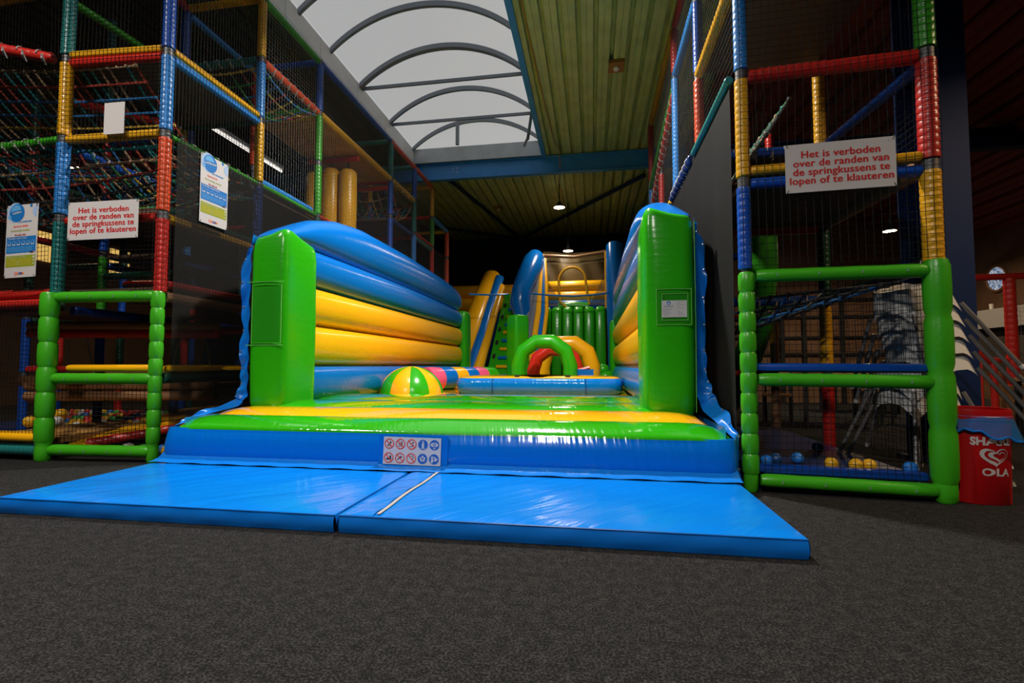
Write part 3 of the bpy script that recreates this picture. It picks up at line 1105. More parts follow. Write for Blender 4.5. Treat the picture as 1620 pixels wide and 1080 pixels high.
Rf.post(1.14, RY[2] + .1, [('green', 0.1, 0.8), ('red', 0.8, 3.0)], 0.04)
# front rails
Rf.rail((*R1, 2.34), (*R2, 2.33), 'yellow', 0.040)
Rf.rail((*R1, 2.245), (*R2, 2.235), 'blue', 0.040)
Rf.rail((*R1, 3.06), (*R2, 3.04), 'red', 0.052)
Rf.rail((*R1, 3.90), (*R2, 3.88), 'yellow', 0.052)
# castle side rails
rx = 1.12
Rf.rail((rx - .07, RY[0], 3.08), (rx - .07, RY[1], 3.08), 'teal', 0.036)
Rf.rail((rx - .07, RY[1], 3.08), (rx - .07, RY[2], 3.08), 'navy', 0.045, loop=True)
Rf.rail((rx - .07, RY[2], 3.08), (rx - .07, RY[4], 3.08), 'yellow', 0.03)
Rf.rail((rx, RY[0], 3.92), (rx, RY[1], 3.92), 'yellow', 0.055)
Rf.rail((rx, RY[1], 4.76), (rx, RY[2], 4.76), 'sky', 0.050)
Rf.rail((rx, RY[2], 5.42), (rx, RY[4], 5.42), 'yellow', 0.05)
Rf.rail((rx, RY[1], 5.42), (rx, RY[2], 5.42), 'red', 0.045)
Rf.rail((rx, RY[2], 4.55), (rx, RY[4], 3.75), 'red', 0.055, loop=True)
Rf.rail((rx, RY[2], 4.62), (rx - .02, RY[4], 4.2), 'green', 0.05)
# inner rails seen through the front net
Rf.rail((1.12, RY[1], 3.06), (2.27, RY[1], 3.06), 'blue', 0.045, loop=True)
Rf.rail((2.27, RY[1], 3.06), (*R2, 3.0), 'blue', 0.042)
Rf.rail((1.12, RY[1], 2.28), (2.27, RY[1], 2.28), 'red', 0.07)
Rf.rail((2.27, RY[1], 2.30), (*R2, 2.28), 'brown', 0.07)
Rf.rail((1.12, RY[1], 1.54), (2.27, RY[1], 1.54), 'blue', 0.048, loop=True)
Rf.rail((2.27, RY[1], 1.54), (*R2, 1.60), 'black', 0.055)
Rf.rail((1.12, RY[2], 1.50), (2.27, RY[2], 1.50), 'red', 0.05)
Rf.rail((1.12, RY[2], 2.30), (2.27, RY[2], 2.30), 'navy', 0.05)
Rf.rail((1.12, RY[2], 0.80), (2.27, RY[2], 0.80), 'red', 0.045)
Rf.deck(1.12, 2.27, 3.9, RY[1], 2.29)
Rf.deck(1.12, 2.27, 3.9, RY[1], 3.95)
Rf.deck(1.12, 2.27, RY[1], RY[2], 3.1)
mb = MB()
rope_sheet(mb, lambda s, t: V((1.2 + 1.0 * s, 3.95 + 1.25 * t, 1.50 - 0.24 * math.sin(PI * t) * (1 - s) - 0.10 * (1 - s))), 8, 8, ['black', 'black', 'blue', 'black', 'tan'], ['black', 'black', 'blue'])
mb.build('rope_net', Rf.t)
mb = MB()
rope_sheet(mb, lambda s, t: V((1.2 + 0.35 * s, 4.1 + 1.1 * t, 2.45 + 0.55 * s)), 4, 8, ['black', 'green', 'tan'], ['black', 'teal', 'tan'])
mb.build('rope_net', Rf.t)
# green tube slide inside
mb = MB().use('foam_green')
mb.tube([(1.85, 7.6, 0.25), (1.95, 7.0, 0.7), (2.0, 6.4, 1.4), (2.0, 6.2, 2.1), (1.97, 6.15, 2.95)], 0.17, 20)
mb.build('tube_slide', Rf.t)
# blue floor mat and front pads
mb = MB().use('vinyl_navy')
mb.box((1.18, 3.92, 0.0), (2.25, 6.6, 0.135))
mb.build('floor_mat', Rf.t, smooth=False)
Rf.pad((1.18, 3.91, 0.150), (2.25, 3.81, 0.145), 'pit', 0.046)
Rf.pad((1.18, 3.88, 0.885), (2.25, 3.78, 0.880), 'pit', 0.046)
# green entrance sleeves
for (x, yy), r in ((R1, 0.058), (R2, 0.080)):
    mb = MB().use('foam_frame_green')
    mb.padded((x, yy - 0.02, 0.0), (x, yy - 0.02, 0.28), r * 0.85, 0.14, 0.10, 14)
    mb.padded((x, yy - 0.02, 0.12), (x, yy - 0.02, 1.58 if r < 0.07 else 1.61), r, 0.15 if r < 0.07 else 0.34, 0.17, 16)
    mb.build('entrance_post', Rf.t)
for z in (0.085, 0.80, 1.55):
    a, b = V((1.18, 3.80, z)), V((2.23, 3.70, z - 0.01))
    mb = MB().use('foam_frame_green')
    mb.padded(a, b, 0.048, 0.26, 0.05, 14)
    o = mb.build('entrance_rail', Rf.t)
    m2 = MB().use('tie_pale')
    for i in range(4):
        q = a.lerp(b, 0.12 + 0.25 * i)
        m2.box(q + V((-0.004, -0.051, -0.011)), q + V((0.004, -0.044, 0.011)))
    m2.build('cable_tie', o, smooth=False)
# netting
mb = MB().use('net_black')
dR = V((R2[0] - R1[0] + 0.06, R2[1] - R1[1], 0))
net(mb, (R1[0] - 0.03, R1[1] - 0.075, 1.62), dR, (0, 0, 3.0), 0.052, 0.0021)
net(mb, (R1[0], R1[1] - 0.01, 0.12), dR, (0, 0, 0.65), 0.048, 0.0021)
net(mb, (R1[0], R1[1] + 0.03, 0.86), dR, (0, 0, 0.66), 0.048, 0.0021)
mb.build('front_net', Rf.t, smooth=False)
mb = MB().use('net_black')
net(mb, (1.055, 3.8, 3.10), (0, 5.55, 0), (0, 0, 2.3), 0.06, 0.0018)
net(mb, (2.33, 3.75, 0.2), (0, 1.55, 0), (0, 0, 3.4), 0.05, 0.0018)
net(mb, (1.15, 6.7, 0.3), (1.1, 0, 0), (0, 0, 4.2), 0.055, 0.0018)
mb.build('side_net', Rf.t, smooth=False)
mb = MB().use('screen_dense')
mb.grid(lambda u, v: (1.052 + (0.010 * math.sin(u * 55 + v * 2) + 0.008 * math.sin(u * 19 - v * 3)) * (1 - v ** 3), 3.90 + 5.5 * u, 0.02 + 3.05 * v), 70, 10)
mb.build('screen_cloth', Rf.t)


# ================================================================== THE BOUNCY CASTLE
K = thing('bouncy_castle', 'big green, yellow and blue bouncy castle course between the two climbing frames', 'bouncy castle', (-1.25, 3.75, 0))
NX = 40


def strip(x0, x1, y0, y1, z0, z1, bulge, m, name='floor_tube', bottom=0.05, taper0=0.0, taper1=0.0):
    """a floor tube lying along x: domed top, rounded ends"""
    mb = MB().use(m)
    k = 12
    rings = []
    for i in range(NX + 1):
        u = i / NX
        x = x0 + (x1 - x0) * u
        e = min(u, 1 - u) * (x1 - x0)
        q = 1.0 if e > 0.35 else math.sqrt(max(0.0, 1 - (1 - e / 0.35) ** 2))
        ring = []
        for j in range(k + 1):
            t = j / k
            ya, yb = y0, y1
            zz = z0 + (z1 - z0) * t + bulge * math.sin(PI * t) ** 0.7
            zz = bottom + (zz - bottom) * (0.80 + 0.20 * q)
            ring.append(V((x, ya + (yb - ya) * t, zz)))
        ring.append(V((x, y1, bottom)))
        ring.append(V((x, y0, bottom)))
        rings.append(ring)
    mb.loft(rings)
    return mb.build(name, K, flat_angle=60)


# front tube: upright blue face, slightly blown out
mb = MB().use('vinyl_blue_across')
rings = []
for i in range(NX + 7):
    u = (0, 0.002, 0.005, 0.012)[i] if i < 4 else (1 - (0.012, 0.005, 0.002, 0)[i - NX - 3] if i > NX + 2 else (i - 3) / NX)
    x = -3.62 + 4.63 * u
    e = min(u, 1 - u) * 4.63
    q = 1.0 if e > 0.05 else math.sqrt(max(0.0, 1 - (1 - e / 0.05) ** 2))
    ring = [V((x, 3.74 + 0.04 * (1 - q) - 0.055 * math.sin(PI * t) * q, 0.03 + 0.340 * t)) for t in [j / 10 for j in range(11)]]
    ring += [V((x, 3.80, 0.370)), V((x, 4.05, 0.36)), V((x, 4.05, 0.03))]
    rings.append(ring)
mb.loft(rings)
ft = mb.build('front_tube', K, flat_angle=60)
strip(-3.61, 1.00, 3.735, 4.02, 0.370, 0.455, 0.036, 'vinyl_green_across')
strip(-3.50, 0.93, 4.02, 4.42, 0.455, 0.497, 0.034, 'vinyl_yellow_across')
strip(-3.45, 0.90, 4.42, 5.10, 0.497, 0.505, 0.045, 'vinyl_green_across')
strip(-3.40, 0.86, 5.10, 6.35, 0.505, 0.490, 0.055, 'vinyl_green_across')
strip(-3.40, 0.86, 6.35, 7.35, 0.47, 0.46, 0.025, 'vinyl_yellow_across')
strip(-3.40, 0.86, 7.35, 9.2, 0.46, 0.46, 0.02, 'vinyl_yellow_across')
strip(-3.40, 0.86, 9.2, 11.6, 0.46, 0.46, 0.02, 'vinyl_green_across')
# fabric flap at the foot of the front tube
mb = MB().use('skirt_blue')
mb.grid(lambda u, v: (-3.62 + 4.62 * u, 3.72 - 0.15 * v, 0.118 - 0.009 * v + 0.003 * math.sin(u * 90) * v + 0.05 * (1 - v) ** 3), 90, 5)
mb.build('front_flap', K)


def bolster(xc, a, b0, b1, y0, y1, m, n=24, e=2.5, zf=None, af=None, name='wall_tube', ends=0.10):
    """a wall tube along y; b0, b1 its lower and upper seam heights (or functions of y)"""
    mb = MB().use(m)
    rings = []
    ys = [y0] + [y0 + ends * f for f in (0.15, 0.4, 0.75, 1.0)]
    k = 26
    ys += [y0 + ends + (y1 - y0 - 2 * ends) * i / k for i in range(1, k)]
    ys += [y1 - ends * f for f in (1.0, 0.75, 0.4, 0.15)] + [y1]
    for yy in ys:
        d = min(yy - y0, y1 - yy)
        q = 1.0 if d >= ends else math.sqrt(max(0.02, 1 - (1 - d / ends) ** 2))
        lo = b0(yy) if callable(b0) else b0
        hi = b1(yy) if callable(b1) else b1
        h = (hi - lo) / 2
        rings.append(superring((xc(yy) if callable(xc) else xc, yy, (hi + lo) / 2), a * (0.6 + 0.4 * q), h * (0.7 + 0.3 * q) * 1.02, e, n, V((1, 0, 0)), V((0, 0, 1))))
    mb.loft(rings)
    return mb.build(name, K, flat_angle=60)


def arch_top(yy):
    pts = ((4.45, 2.20), (4.8, 2.40), (5.2, 2.58), (5.7, 2.72), (6.4, 2.81), (8, 2.83), (10, 2.79), (11, 2.74), (11.4, 2.66), (11.6, 2.5))
    for (a, za), (b, zb) in zip(pts, pts[1:]):
        if yy <= b:
            return za + (zb - za) * max(0, (yy - a) / (b - a))
    return pts[-1][1]


for xc, a, side in ((-3.27, 0.22, -1), (0.69, 0.235, 1)):
    y0, y1 = 4.85, 11.45
    bolster(xc, a, 0.46, 0.92, y0, y1, 'vinyl_blue_along')
    bolster(xc, a, 0.90, 1.37, y0, y1, 'vinyl_yellow_along')
    bolster(xc, a, 1.36, 1.80, y0, y1, 'vinyl_yellow_along')
    bolster(xc, a * 0.98, 1.79, lambda yy: 2.22 + 0.04 * math.sin((yy - 4.8) * 0.5), y0, y1, 'vinyl_blue_along')
    bolster(xc, a * 0.90, lambda yy: min(arch_top(yy) - 0.10, 2.20 + 0.04 * math.sin((yy - 4.8) * 0.5)), arch_top, 4.55, 11.5, 'vinyl_blue_along', e=2.2, ends=0.16)


def pillar(x0, x1, y0, y1, zb, zt, m='vinyl_green_up', e=4.0, rot=0, name='corner_pillar', peak=(0, 0), n=40):
    mb = MB().use(m)
    cx, cy = (x0 + x1) / 2, (y0 + y1) / 2
    a, b = (x1 - x0) / 2, (y1 - y0) / 2
    c, s_ = math.cos(rot), math.sin(rot)
    rings = []
    H = zt - zb
    for f, q in ((0, 0.90), (0.02, 0.96), (0.06, 1.0), (0.2, 1.02), (0.4, 1.03), (0.6, 1.03), (0.8, 1.01), (0.9, 0.985), (0.955, 0.95), (0.975, 0.92), (0.99, 0.86), (1.0, 0.62), (1.008, 0.25)):
        r = superring((0, 0, 0), a * q, b * q, e if f < 0.9 else e + 1, n)
        ring = []
        for p in r:
            pk = 0.0
            if f > 0.85:      # seam corner pulled up into a point
                w = max(0, (p.x * peak[0] / a + p.y * peak[1] / b)) / 2
                pk = 0.16 * w * w * (f - 0.85) / 0.15
            ring.append(V((cx + p.x * c - p.y * s_, cy + p.x * s_ + p.y * c, zb + H * f + pk)))
        rings.append(ring)
    mb.loft(rings)
    return mb.build(name, K, flat_angle=60)


pl = pillar(-3.42, -2.98, 4.42, 5.05, 0.44, 2.21, peak=(1, -1))
pr = pillar(0.44, 0.90, 4.42, 5.05, 0.44, 2.24, peak=(-1, -1))
pillar(-3.42, -2.96, 11.45, 11.95, 0.44, 2.22)
pillar(0.40, 0.86, 11.45, 11.95, 0.44, 1.95)


# stitched window pouches on the pillar fronts
def pouch(par, x0, x1, z0, z1, yf, inner, film):
    mb = MB().use('seam_pale')
    for (a, b, c, d) in ((x0, x1, z0, z1),) + (((x0 + 0.045, x1 - 0.03, z0 + 0.04, z1 - 0.04),) if inner else ()):
        mb.tube([(a, yf, c), (b, yf, c), (b, yf, d), (a, yf, d)], 0.006, 6, closed=True)
    o = mb.build('window_pouch', par)
    m2 = MB().use(film)
    m2.box((x0 + 0.02, yf - 0.001, z0 + 0.02), (x1 - 0.02, yf + 0.002, z1 - 0.02))
    m2.build('clear_pane', o, smooth=False)


pouch(pl, -3.335, -3.02, 1.12, 1.70, 4.405, False, 'window_film')
pouch(pr, 0.555, 0.845, 1.25, 1.56, 4.405, True, 'window_film')
mb = MB().use('seam_pale')
for z in (1.10, 1.73):
    mb.tube([(-3.40, 4.408, z), (-3.0, 4.408, z)], 0.004, 5)
mb.build('seam', pl)
mb = MB().use('seam_pale')
mb.tube([(0.875, 4.43, 0.5), (0.88, 4.42, 1.2), (0.88, 4.42, 2.15)], 0.004, 5)
mb.build('seam', pr)
# white maker's card behind the right pillar's window
mb = MB()
M0 = frame_mat((0.700, 4.398, 1.388), (1, 0, 0), (0, 0, 1))
mb.M = M0
mb.use('sign_white').box((-0.105, -0.073, -0.003), (0.105, 0.073, 0))
mb.use('print_blue').plate((-0.046, 0.050, 0), (1, 0, 0), (0, 1, 0), disc2(0, 0, 0.017, 20), 0.001)
mb.use('sign_white').plate((-0.046, 0.050, 0.0011), (1, 0, 0), (0, 1, 0), disc2(0, -0.003, 0.009, 16), 0.0006)
mb.use('print_grey').plate((-0.048, 0.022, 0), (1, 0, 0), (0, 1, 0), [(-0.042, -0.005), (0.042, -0.005), (0.042, 0.005), (-0.042, 0.005)])
for i in range(5):
    w = (0.085, 0.055, 0.06, 0.065, 0.05)[i]
    mb.use('print_grey').box((-0.095, -0.002 - i * 0.0135, 0), (-0.095 + w, 0.002 - i * 0.0135, 0.001))
for i in range(9):
    w = (0.07, 0.03, 0.06, 0.03, 0.06, 0.02, 0.03, 0.05, 0.06)[i]
    mb.use('print_grey').box((0.018 + 0.01 * (i > 4), 0.060 - i * 0.0142, 0), (0.018 + w, 0.0630 - i * 0.0142, 0.001))
mb.M = None
mb.build('maker_card', pr, smooth=False)


# blue skirts laced along both flanks
def skirt(path, name='side_skirt'):
    """path: (x, y, z, wx, wy, wz): a point on the inner seam and the vector to the loose edge"""
    mb = MB().use('skirt_blue')
    n = len(path)
    M = 60

    def at(u):
        f = u * (n - 1)
        i = min(int(f), n - 2)
        a, b = V(path[i]) if False else path[i], path[i + 1]
        w = f - i
        return [a[k] * (1 - w) + b[k] * w for k in range(6)]

    def fn(u, v):
        p = at(u)
        wv = 0.020 * math.sin(u * 31 + v * 5) * v + 0.010 * math.sin(u * 87 + 1 + v * 4)
        w2 = 0.012 * math.sin(u * 55 + 2) * v
        return V((p[0] + p[3] * v + w2 * 0.6, p[1] + p[4] * v + wv + 0.03 * math.sin(v * PI), p[2] + p[5] * v + w2))
    mb.grid(fn, M * 2, 8)
    o = mb.build(name, K)
    e = MB().use('eyelet_steel')
    for i in range(14):
        p = fn((i + 0.5) / 14, 0.90)
        e.tube([p + V((0.009 * math.cos(t), -0.006, 0.009 * math.sin(t))) for t in [2 * PI * j / 10 for j in range(10)]], 0.003, 5, closed=True)
    e.build('eyelet', o)


skirt([(-3.60, 3.76, 0.05, -0.05, 0.10, 0.0), (-3.60, 3.78, 0.37, -0.05, 0.10, 0.03), (-3.52, 4.05, 0.45, -0.07, 0.06, 0.03), (-3.44, 4.38, 0.50, -0.09, 0.06, 0.06), (-3.385, 4.43, 0.60, -0.14, 0.06, 0.07),
       (-3.385, 4.43, 0.9, -0.135, 0.06, 0.02), (-3.385, 4.43, 1.2, -0.135, 0.06, 0.0), (-3.385, 4.43, 1.6, -0.135, 0.06, 0.0), (-3.38, 4.43, 1.95, -0.15, 0.06, 0.02), (-3.36, 4.43, 2.22, -0.03, 0.06, -0.02)])
skirt([(1.0, 3.76, 0.05, 0.045, 0.05, 0.0), (1.0, 3.77, 0.37, 0.045, 0.06, 0.02), (0.95, 4.0, 0.45, 0.075, 0.05, 0.08), (0.91, 4.35, 0.52, 0.11, 0.05, 0.11), (0.875, 4.43, 0.66, 0.13, 0.06, 0.06),
       (0.875, 4.43, 0.9, 0.10, 0.08, 0.0), (0.875, 4.43, 1.2, 0.10, 0.08, 0.0), (0.875, 4.43, 1.6, 0.11, 0.08, 0.0), (0.875, 4.43, 1.95, 0.11, 0.08, 0.0), (0.885, 4.45, 2.2, 0.03, 0.08, -0.04)])
# side cloths closing the flanks down to the floor
for x, s_ in ((-3.50, -1), (0.95, 1)):
    mb = MB().use('skirt_blue')
    mb.grid(lambda u, v: (x + s_ * 0.03 * math.sin(u * 50) * v, 3.80 + 7.8 * u, 0.45 - 0.42 * v), 60, 4)
    mb.build('flank_cloth', K)

# safety label with ten round signs on the front tube
mb = MB()
LB = frame_mat((-1.383, 3.678, 0.238), (1, 0, -0.012), (0, 0.10, 1))
mb.M = LB
mb.use('vinyl_blue').box((-0.275, -0.125, -0.012), (0.285, 0.125, -0.004))
mb.use('sign_white').box((-0.232, -0.104, -0.004), (0.232, 0.104, 0.004))
U2, V2 = (1, 0, 0), (0, 1, 0)


def rect(cx, cy, w, h, a=0):
    c, s_ = math.cos(a), math.sin(a)
    return [(cx + c * x - s_ * y, cy + s_ * x + c * y) for x, y in ((-w / 2, -h / 2), (w / 2, -h / 2), (w / 2, h / 2), (-w / 2, h / 2))]


for j in range(2):
    for i in range(5):
        cx, cy, r = -0.186 + i * 0.0915, 0.052 - j * 0.106, 0.039
        z = 0.0042
        if i < 3:
            n = 24
            mb.use('print_dark')
            if (i, j) == (0, 1):
                mb.plate((cx, cy, z), U2, V2, [(-0.02, -0.016), (0.02, -0.016), (0.02, 0.016), (0.008, 0.016), (0.006, -0.002), (-0.02, -0.004)], 0.0012)
            elif (i, j) == (2, 1):
                mb.plate((cx + 0.006, cy + 0.008, z), U2, V2, disc2(0, 0, 0.013, 14), 0.0012)
                mb.use('sign_white').plate((cx + 0.006, cy + 0.008, z + 0.0012), U2, V2, disc2(0, 0, 0.009, 14), 0.0005)
            elif (i, j) == (1, 1):
                mb.plate((cx, cy, z), U2, V2, rect(0, 0, 0.042, 0.006, 0.5), 0.0012)
                mb.plate((cx, cy, z), U2, V2, rect(-0.004, 0, 0.036, 0.006, 0.9), 0.0011)
            else:
                mb.plate((cx + 0.01, cy + 0.012, z), U2, V2, disc2(0, 0, 0.0065, 10), 0.0012)
                mb.plate((cx, cy, z), U2, V2, rect(0.002, -0.002, 0.030, 0.008, 0.6 - 0.6 * i), 0.0012)
                mb.plate((cx, cy, z), U2, V2, rect(-0.004, -0.017, 0.034, 0.004, 0.1 * i), 0.0012)
            mb.use('icon_red')
            ring = [V((cx + rr * math.cos(t), cy + rr * math.sin(t), z + h)) for h, rr in ((0.0026, r), (0.0026, r * 0.83)) for t in [2 * PI * k / n for k in range(n)]]
            mb.add(ring, [(k, (k + 1) % n, n + (k + 1) % n, n + k) for k in range(n)])
            mb.plate((cx, cy, z + 0.0013), U2, V2, rect(0, 0, r * 1.8, r * 0.17, -PI / 4), 0.0012)
        else:
            mb.use('icon_blue').plate((cx, cy, z), U2, V2, disc2(0, 0, r, 28), 0.001)
            mb.use('sign_white')
            zz = z + 0.0012
            if (i, j) == (3, 0):
                mb.plate((cx, cy + 0.022, zz), U2, V2, disc2(0, 0, 0.007, 12), 0.001)
                mb.plate((cx, cy, zz), U2, V2, [(-0.008, -0.028), (0.008, -0.028), (0.010, 0.012), (-0.010, 0.012)], 0.001)
                mb.plate((cx, cy, zz), U2, V2, rect(0, -0.028, 0.036, 0.004), 0.001)
            elif (i, j) == (4, 0):
                eye = [(0.032 * math.cos(t), 0.017 * math.sin(t) * abs(math.sin(t)) ** 0.3) for t in [2 * PI * k / 24 for k in range(24)]]
                mb.plate((cx, cy + 0.002, zz), U2, V2, eye, 0.001)
                mb.use('icon_blue').plate((cx, cy + 0.002, zz + 0.001), U2, V2, disc2(0, 0, 0.012, 14), 0.0008)
                mb.use('sign_white').plate((cx, cy + 0.002, zz + 0.0018), U2, V2, disc2(0, 0, 0.006, 12), 0.0006)
                mb.plate((cx, cy, zz), U2, V2, rect(0, -0.026, 0.016, 0.008), 0.001)
            elif (i, j) == (3, 1):
                for dx, dy in ((-0.015, 0.002), (0, 0.016), (0.015, 0.004), (-0.008, -0.012), (0.010, -0.012)):
                    mb.plate((cx + dx, cy + dy, zz), U2, V2, disc2(0, 0, 0.0085, 12), 0.001)
            else:
                mb.plate((cx - 0.014, cy + 0.014, zz), U2, V2, disc2(0, 0, 0.0085, 12), 0.001)
                mb.plate((cx - 0.014, cy, zz), U2, V2, [(-0.009, -0.030), (0.008, -0.024), (0.009, 0.004), (-0.008, 0.004)], 0.001)
                mb.plate((cx + 0.012, cy, zz), U2, V2, [(-0.014, -0.012), (0.002, -0.016), (0.020, 0.004), (0.0, 0.008)], 0.001)
                mb.plate((cx + 0.006, cy + 0.012, zz), U2, V2, disc2(0, 0, 0.007, 12), 0.001)
mb.M = None
mb.build('safety_label', ft, smooth=False)

# dome of green and yellow gores
DC, DR = V((-2.70, 7.12, 0.44)), 0.475
mb = MB()
for k in range(10):
    mb.use('vinyl_green' if k % 2 else 'vinyl_yellow')
    a0, a1 = 2 * PI * (k - 0.5) / 10 - PI / 2, 2 * PI * (k + 0.5) / 10 - PI / 2

    def gore(u, v, a0=a0, a1=a1):
        a = a0 + (a1 - a0) * u
        t = v * PI / 2
        rr = DR * math.cos(t) * (1 + 0.025 * math.sin(PI * u))
        return DC + V((rr * math.cos(a), rr * math.sin(a), 0.44 * math.sin(t) * (1 + 0.02 * math.sin(PI * u))))
    mb.grid(gore, 8, 14)
dm = mb.build('dome', K)
mb = MB().use('vinyl_yellow')
mb.loft([superring(DC + V((0, 0, z)), r, r, 2, 40) for z, r in ((0.0, 0.62), (0.025, 0.60), (0.045, 0.50))])
mb.build('dome_base', dm)
# striped roll lying behind the dome
mb = MB()
RA, RB = V((-2.76, 7.92, 0.665)), V((-1.98, 9.62, 0.665))
RD = (RB - RA) / 6
RW = RD.cross(V((0, 0, 1))).normalized()
for k, c in enumerate(('vinyl_pink', 'vinyl_blue', 'vinyl_yellow', 'vinyl_blue', 'vinyl_pink', 'vinyl_green')):
    mb.use(c)
    rr = []
    for t in (0, 0.15, 0.5, 0.85, 1.0):
        q = 1.0 + 0.025 * math.sin(PI * t)
        rr.append(superring(RA + RD * (k + t), 0.205 * q, 0.205 * q, 2, 24, RW, V((0, 0, 1))))
    mb.loft(rr)
mb.build('striped_roll', K)


# low bed of blue sides and yellow top
def bed(x0, x1, y0, y1, z0, z1):
    cx, cy, a, b = (x0 + x1) / 2, (y0 + y1) / 2, (x1 - x0) / 2, (y1 - y0) / 2
    prof = ((0, 0.965), (0.10, 0.985), (0.35, 1.0), (0.6, 1.0), (0.80, 0.988), (0.92, 0.965))
    mb = MB().use('vinyl_blue_across')
    R = lambda f, q: superring((cx, cy, z0 + (z1 - z0) * f), a * q, b + a * (q - 1), 7, 72)
    mb.loft([R(f, q) for f, q in prof])
    o = mb.build('bed_side', K, flat_angle=60)
    mb = MB().use('vinyl_yellow_across')
    mb.loft([R(f, q) for f, q in ((0.90, 0.972), (0.96, 0.95), (1.0, 0.91), (1.03, 0.80), (1.04, 0.5), (1.04, 0.1))])
    mb.build('bed_top', K, flat_angle=60)
    for x in (x0 + 0.95, x0 + 1.72):
        mb = MB().use('black_matte')
        mb.box((x, y0 + 0.07, z1 - 0.012), (x + 0.07, y0 + 0.28, z1 + 0.018))
        mb.build('fastener_patch', o, smooth=False)
    mb = MB().use('vinyl_navy')
    for x in (x0 + 0.62, x0 + 2.02):
        mb.tube([(x, y0 - 0.003, z0 + 0.02), (x, y0 - 0.006, (z0 + z1) / 2), (x, y0 + 0.02, z1 - 0.03)], 0.006, 5)
    mb.build('seam', o)


bed(-2.12, 0.45, 7.35, 8.55, 0.45, 0.735)


# inflatable arches and posts of the obstacle run
def inf_arch(xc, y, half, r, zt, m, facets=6, name='inflatable_arch', zb=0.45):
    zc = zt - r - half
    pts = [(xc - half, y, zb), (xc - half, y, (zb + zc) / 2)]
    for i in range(facets):
        a = PI - PI * i / (facets - 1)
        pts.append((xc + half * math.cos(a) * 1.02, y, zc + half * math.sin(a)))
    pts += [(xc + half, y, (zb + zc) / 2), (xc + half, y, zb)]
    mb = MB().use(m)
    mb.tube(pts, [r * 0.92] + [r] * (len(pts) - 2) + [r * 0.92], 18)
    return mb.build(name, K, flat_angle=25)


inf_arch(-0.88, 9.1, 0.475, 0.135, 1.50, 'vinyl_green')
inf_arch(-0.72, 9.75, 0.43, 0.13, 1.36, 'vinyl_red')
inf_arch(-0.53, 10.5, 0.52, 0.17, 1.56, 'vinyl_yellow')
mb = MB().use('vinyl_blue')
mb.box((-0.30, 9.35, 0.45), (0.02, 9.6, 0.83))
mb.use('vinyl_red').tube([(-0.32, 9.4, 0.80), (-0.05, 9.4, 0.86)], 0.03, 8)
mb.build('obstacle_block', K)
pillar(-1.86, -1.46, 10.8, 11.2, 0.44, 2.04, rot=PI / 4, name='obstacle_post', e=5)
mb = MB().use('vinyl_green')
for x, z, r in ((0.30, 0.62, 0.19), (0.24, 0.80, 0.14)):
    mb.sphere((x, 11.3, z), r, 18, 10)
mb.build('bumper', K)

# ================================================================== SLIDE TOWER behind it
T = thing('slide_tower', 'tall blue inflatable slide tower with a green tube wall and netted landing at the back', 'inflatable slide', (-0.55, 14, 0))


def tb(name, m, pts, r, par=T, n=20, fa=40):
    mb = MB().use(m)
    mb.tube(pts, r, n)
    return mb.build(name, par, flat_angle=fa)


for i in range(6):
    x = -1.29 + 0.305 * i
    mb = MB().use('vinyl_green_up')
    mb.loft([superring((x, yy, z), 0.147 * q, 0.15 * q, 3.6, 28) for yy, z, q in ((13.9, 0.45, 0.95), (13.9, 0.9, 1), (13.95, 1.8, 1), (14.0, 2.38, 1), (14.03, 2.48, 0.95), (14.06, 2.54, 0.8), (14.1, 2.57, 0.4))])
    mb.build('wall_tube', T, flat_angle=60)
mb = MB().use('black_matte')  # black sheet behind the green tubes that makes their gaps black
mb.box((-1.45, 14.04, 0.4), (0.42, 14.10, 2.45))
mb.build('black_sheet', T, smooth=False)
tb('landing_tube', 'vinyl_green', [(-0.95, 14.15, 2.58), (-0.55, 14.15, 2.62), (-0.1, 14.15, 2.58)], 0.11)
tb('landing_tube', 'vinyl_blue', [(-1.4, 15.0, 2.72), (0.45, 15.0, 2.72)], 0.16)
tb('back_tube', 'vinyl_yellow', [(-1.4, 15.4, 3.02), (0.45, 15.4, 3.02)], 0.20)
tb('back_tube', 'vinyl_yellow', [(-1.4, 15.5, 3.36), (0.45, 15.5, 3.36)], 0.20)
mb = MB().use('vinyl_navy')
mb.box((-1.45, 14.1, 2.40), (0.45, 15.2, 2.52))
mb.build('landing_floor', T, smooth=False)
hp = [(-0.72, 14.05, 2.56), (-0.90, 14.05, 2.72), (-0.93, 14.05, 3.1)]
hp += [(-0.55 + 0.38 * math.cos(a), 14.05, 3.30 + 0.40 * math.sin(a)) for a in [PI - PI * i / 14 for i in range(15)]]
hp += [(-0.12, 14.05, 2.9), (-0.06, 14.05, 2.62)]
mb = MB().use('foam_yellow')
mb.tube(hp, 0.038, 10)
mb.build('entry_hoop', T)
mb = MB().use('cage_net')
mb.grid(lambda u, v: (-1.45 + 1.9 * u, 15.65 + 0.05 * math.sin(u * 20 + v * 7), 2.5 + 1.85 * v), 20, 14)
mb.grid(lambda u, v: (-1.45 + 1.9 * u, 14.25 + 0.03 * math.sin(u * 14 + v * 9) + 0.5 * v, 3.9 + 0.45 * v - 0.08 * math.sin(PI * u)), 14, 6)
mb.grid(lambda u, v: (-1.42 + 0.62 * u * (1 - v) ** 1.5, 14.25 + 0.04 * math.sin(v * 20), 2.62 + 1.3 * v), 8, 14)
mb.grid(lambda u, v: (0.42 - 0.5 * u * (1 - v) ** 1.5, 14.25 + 0.04 * math.sin(v * 17), 2.62 + 1.3 * v), 8, 14)
mb.build('cage_net', T)
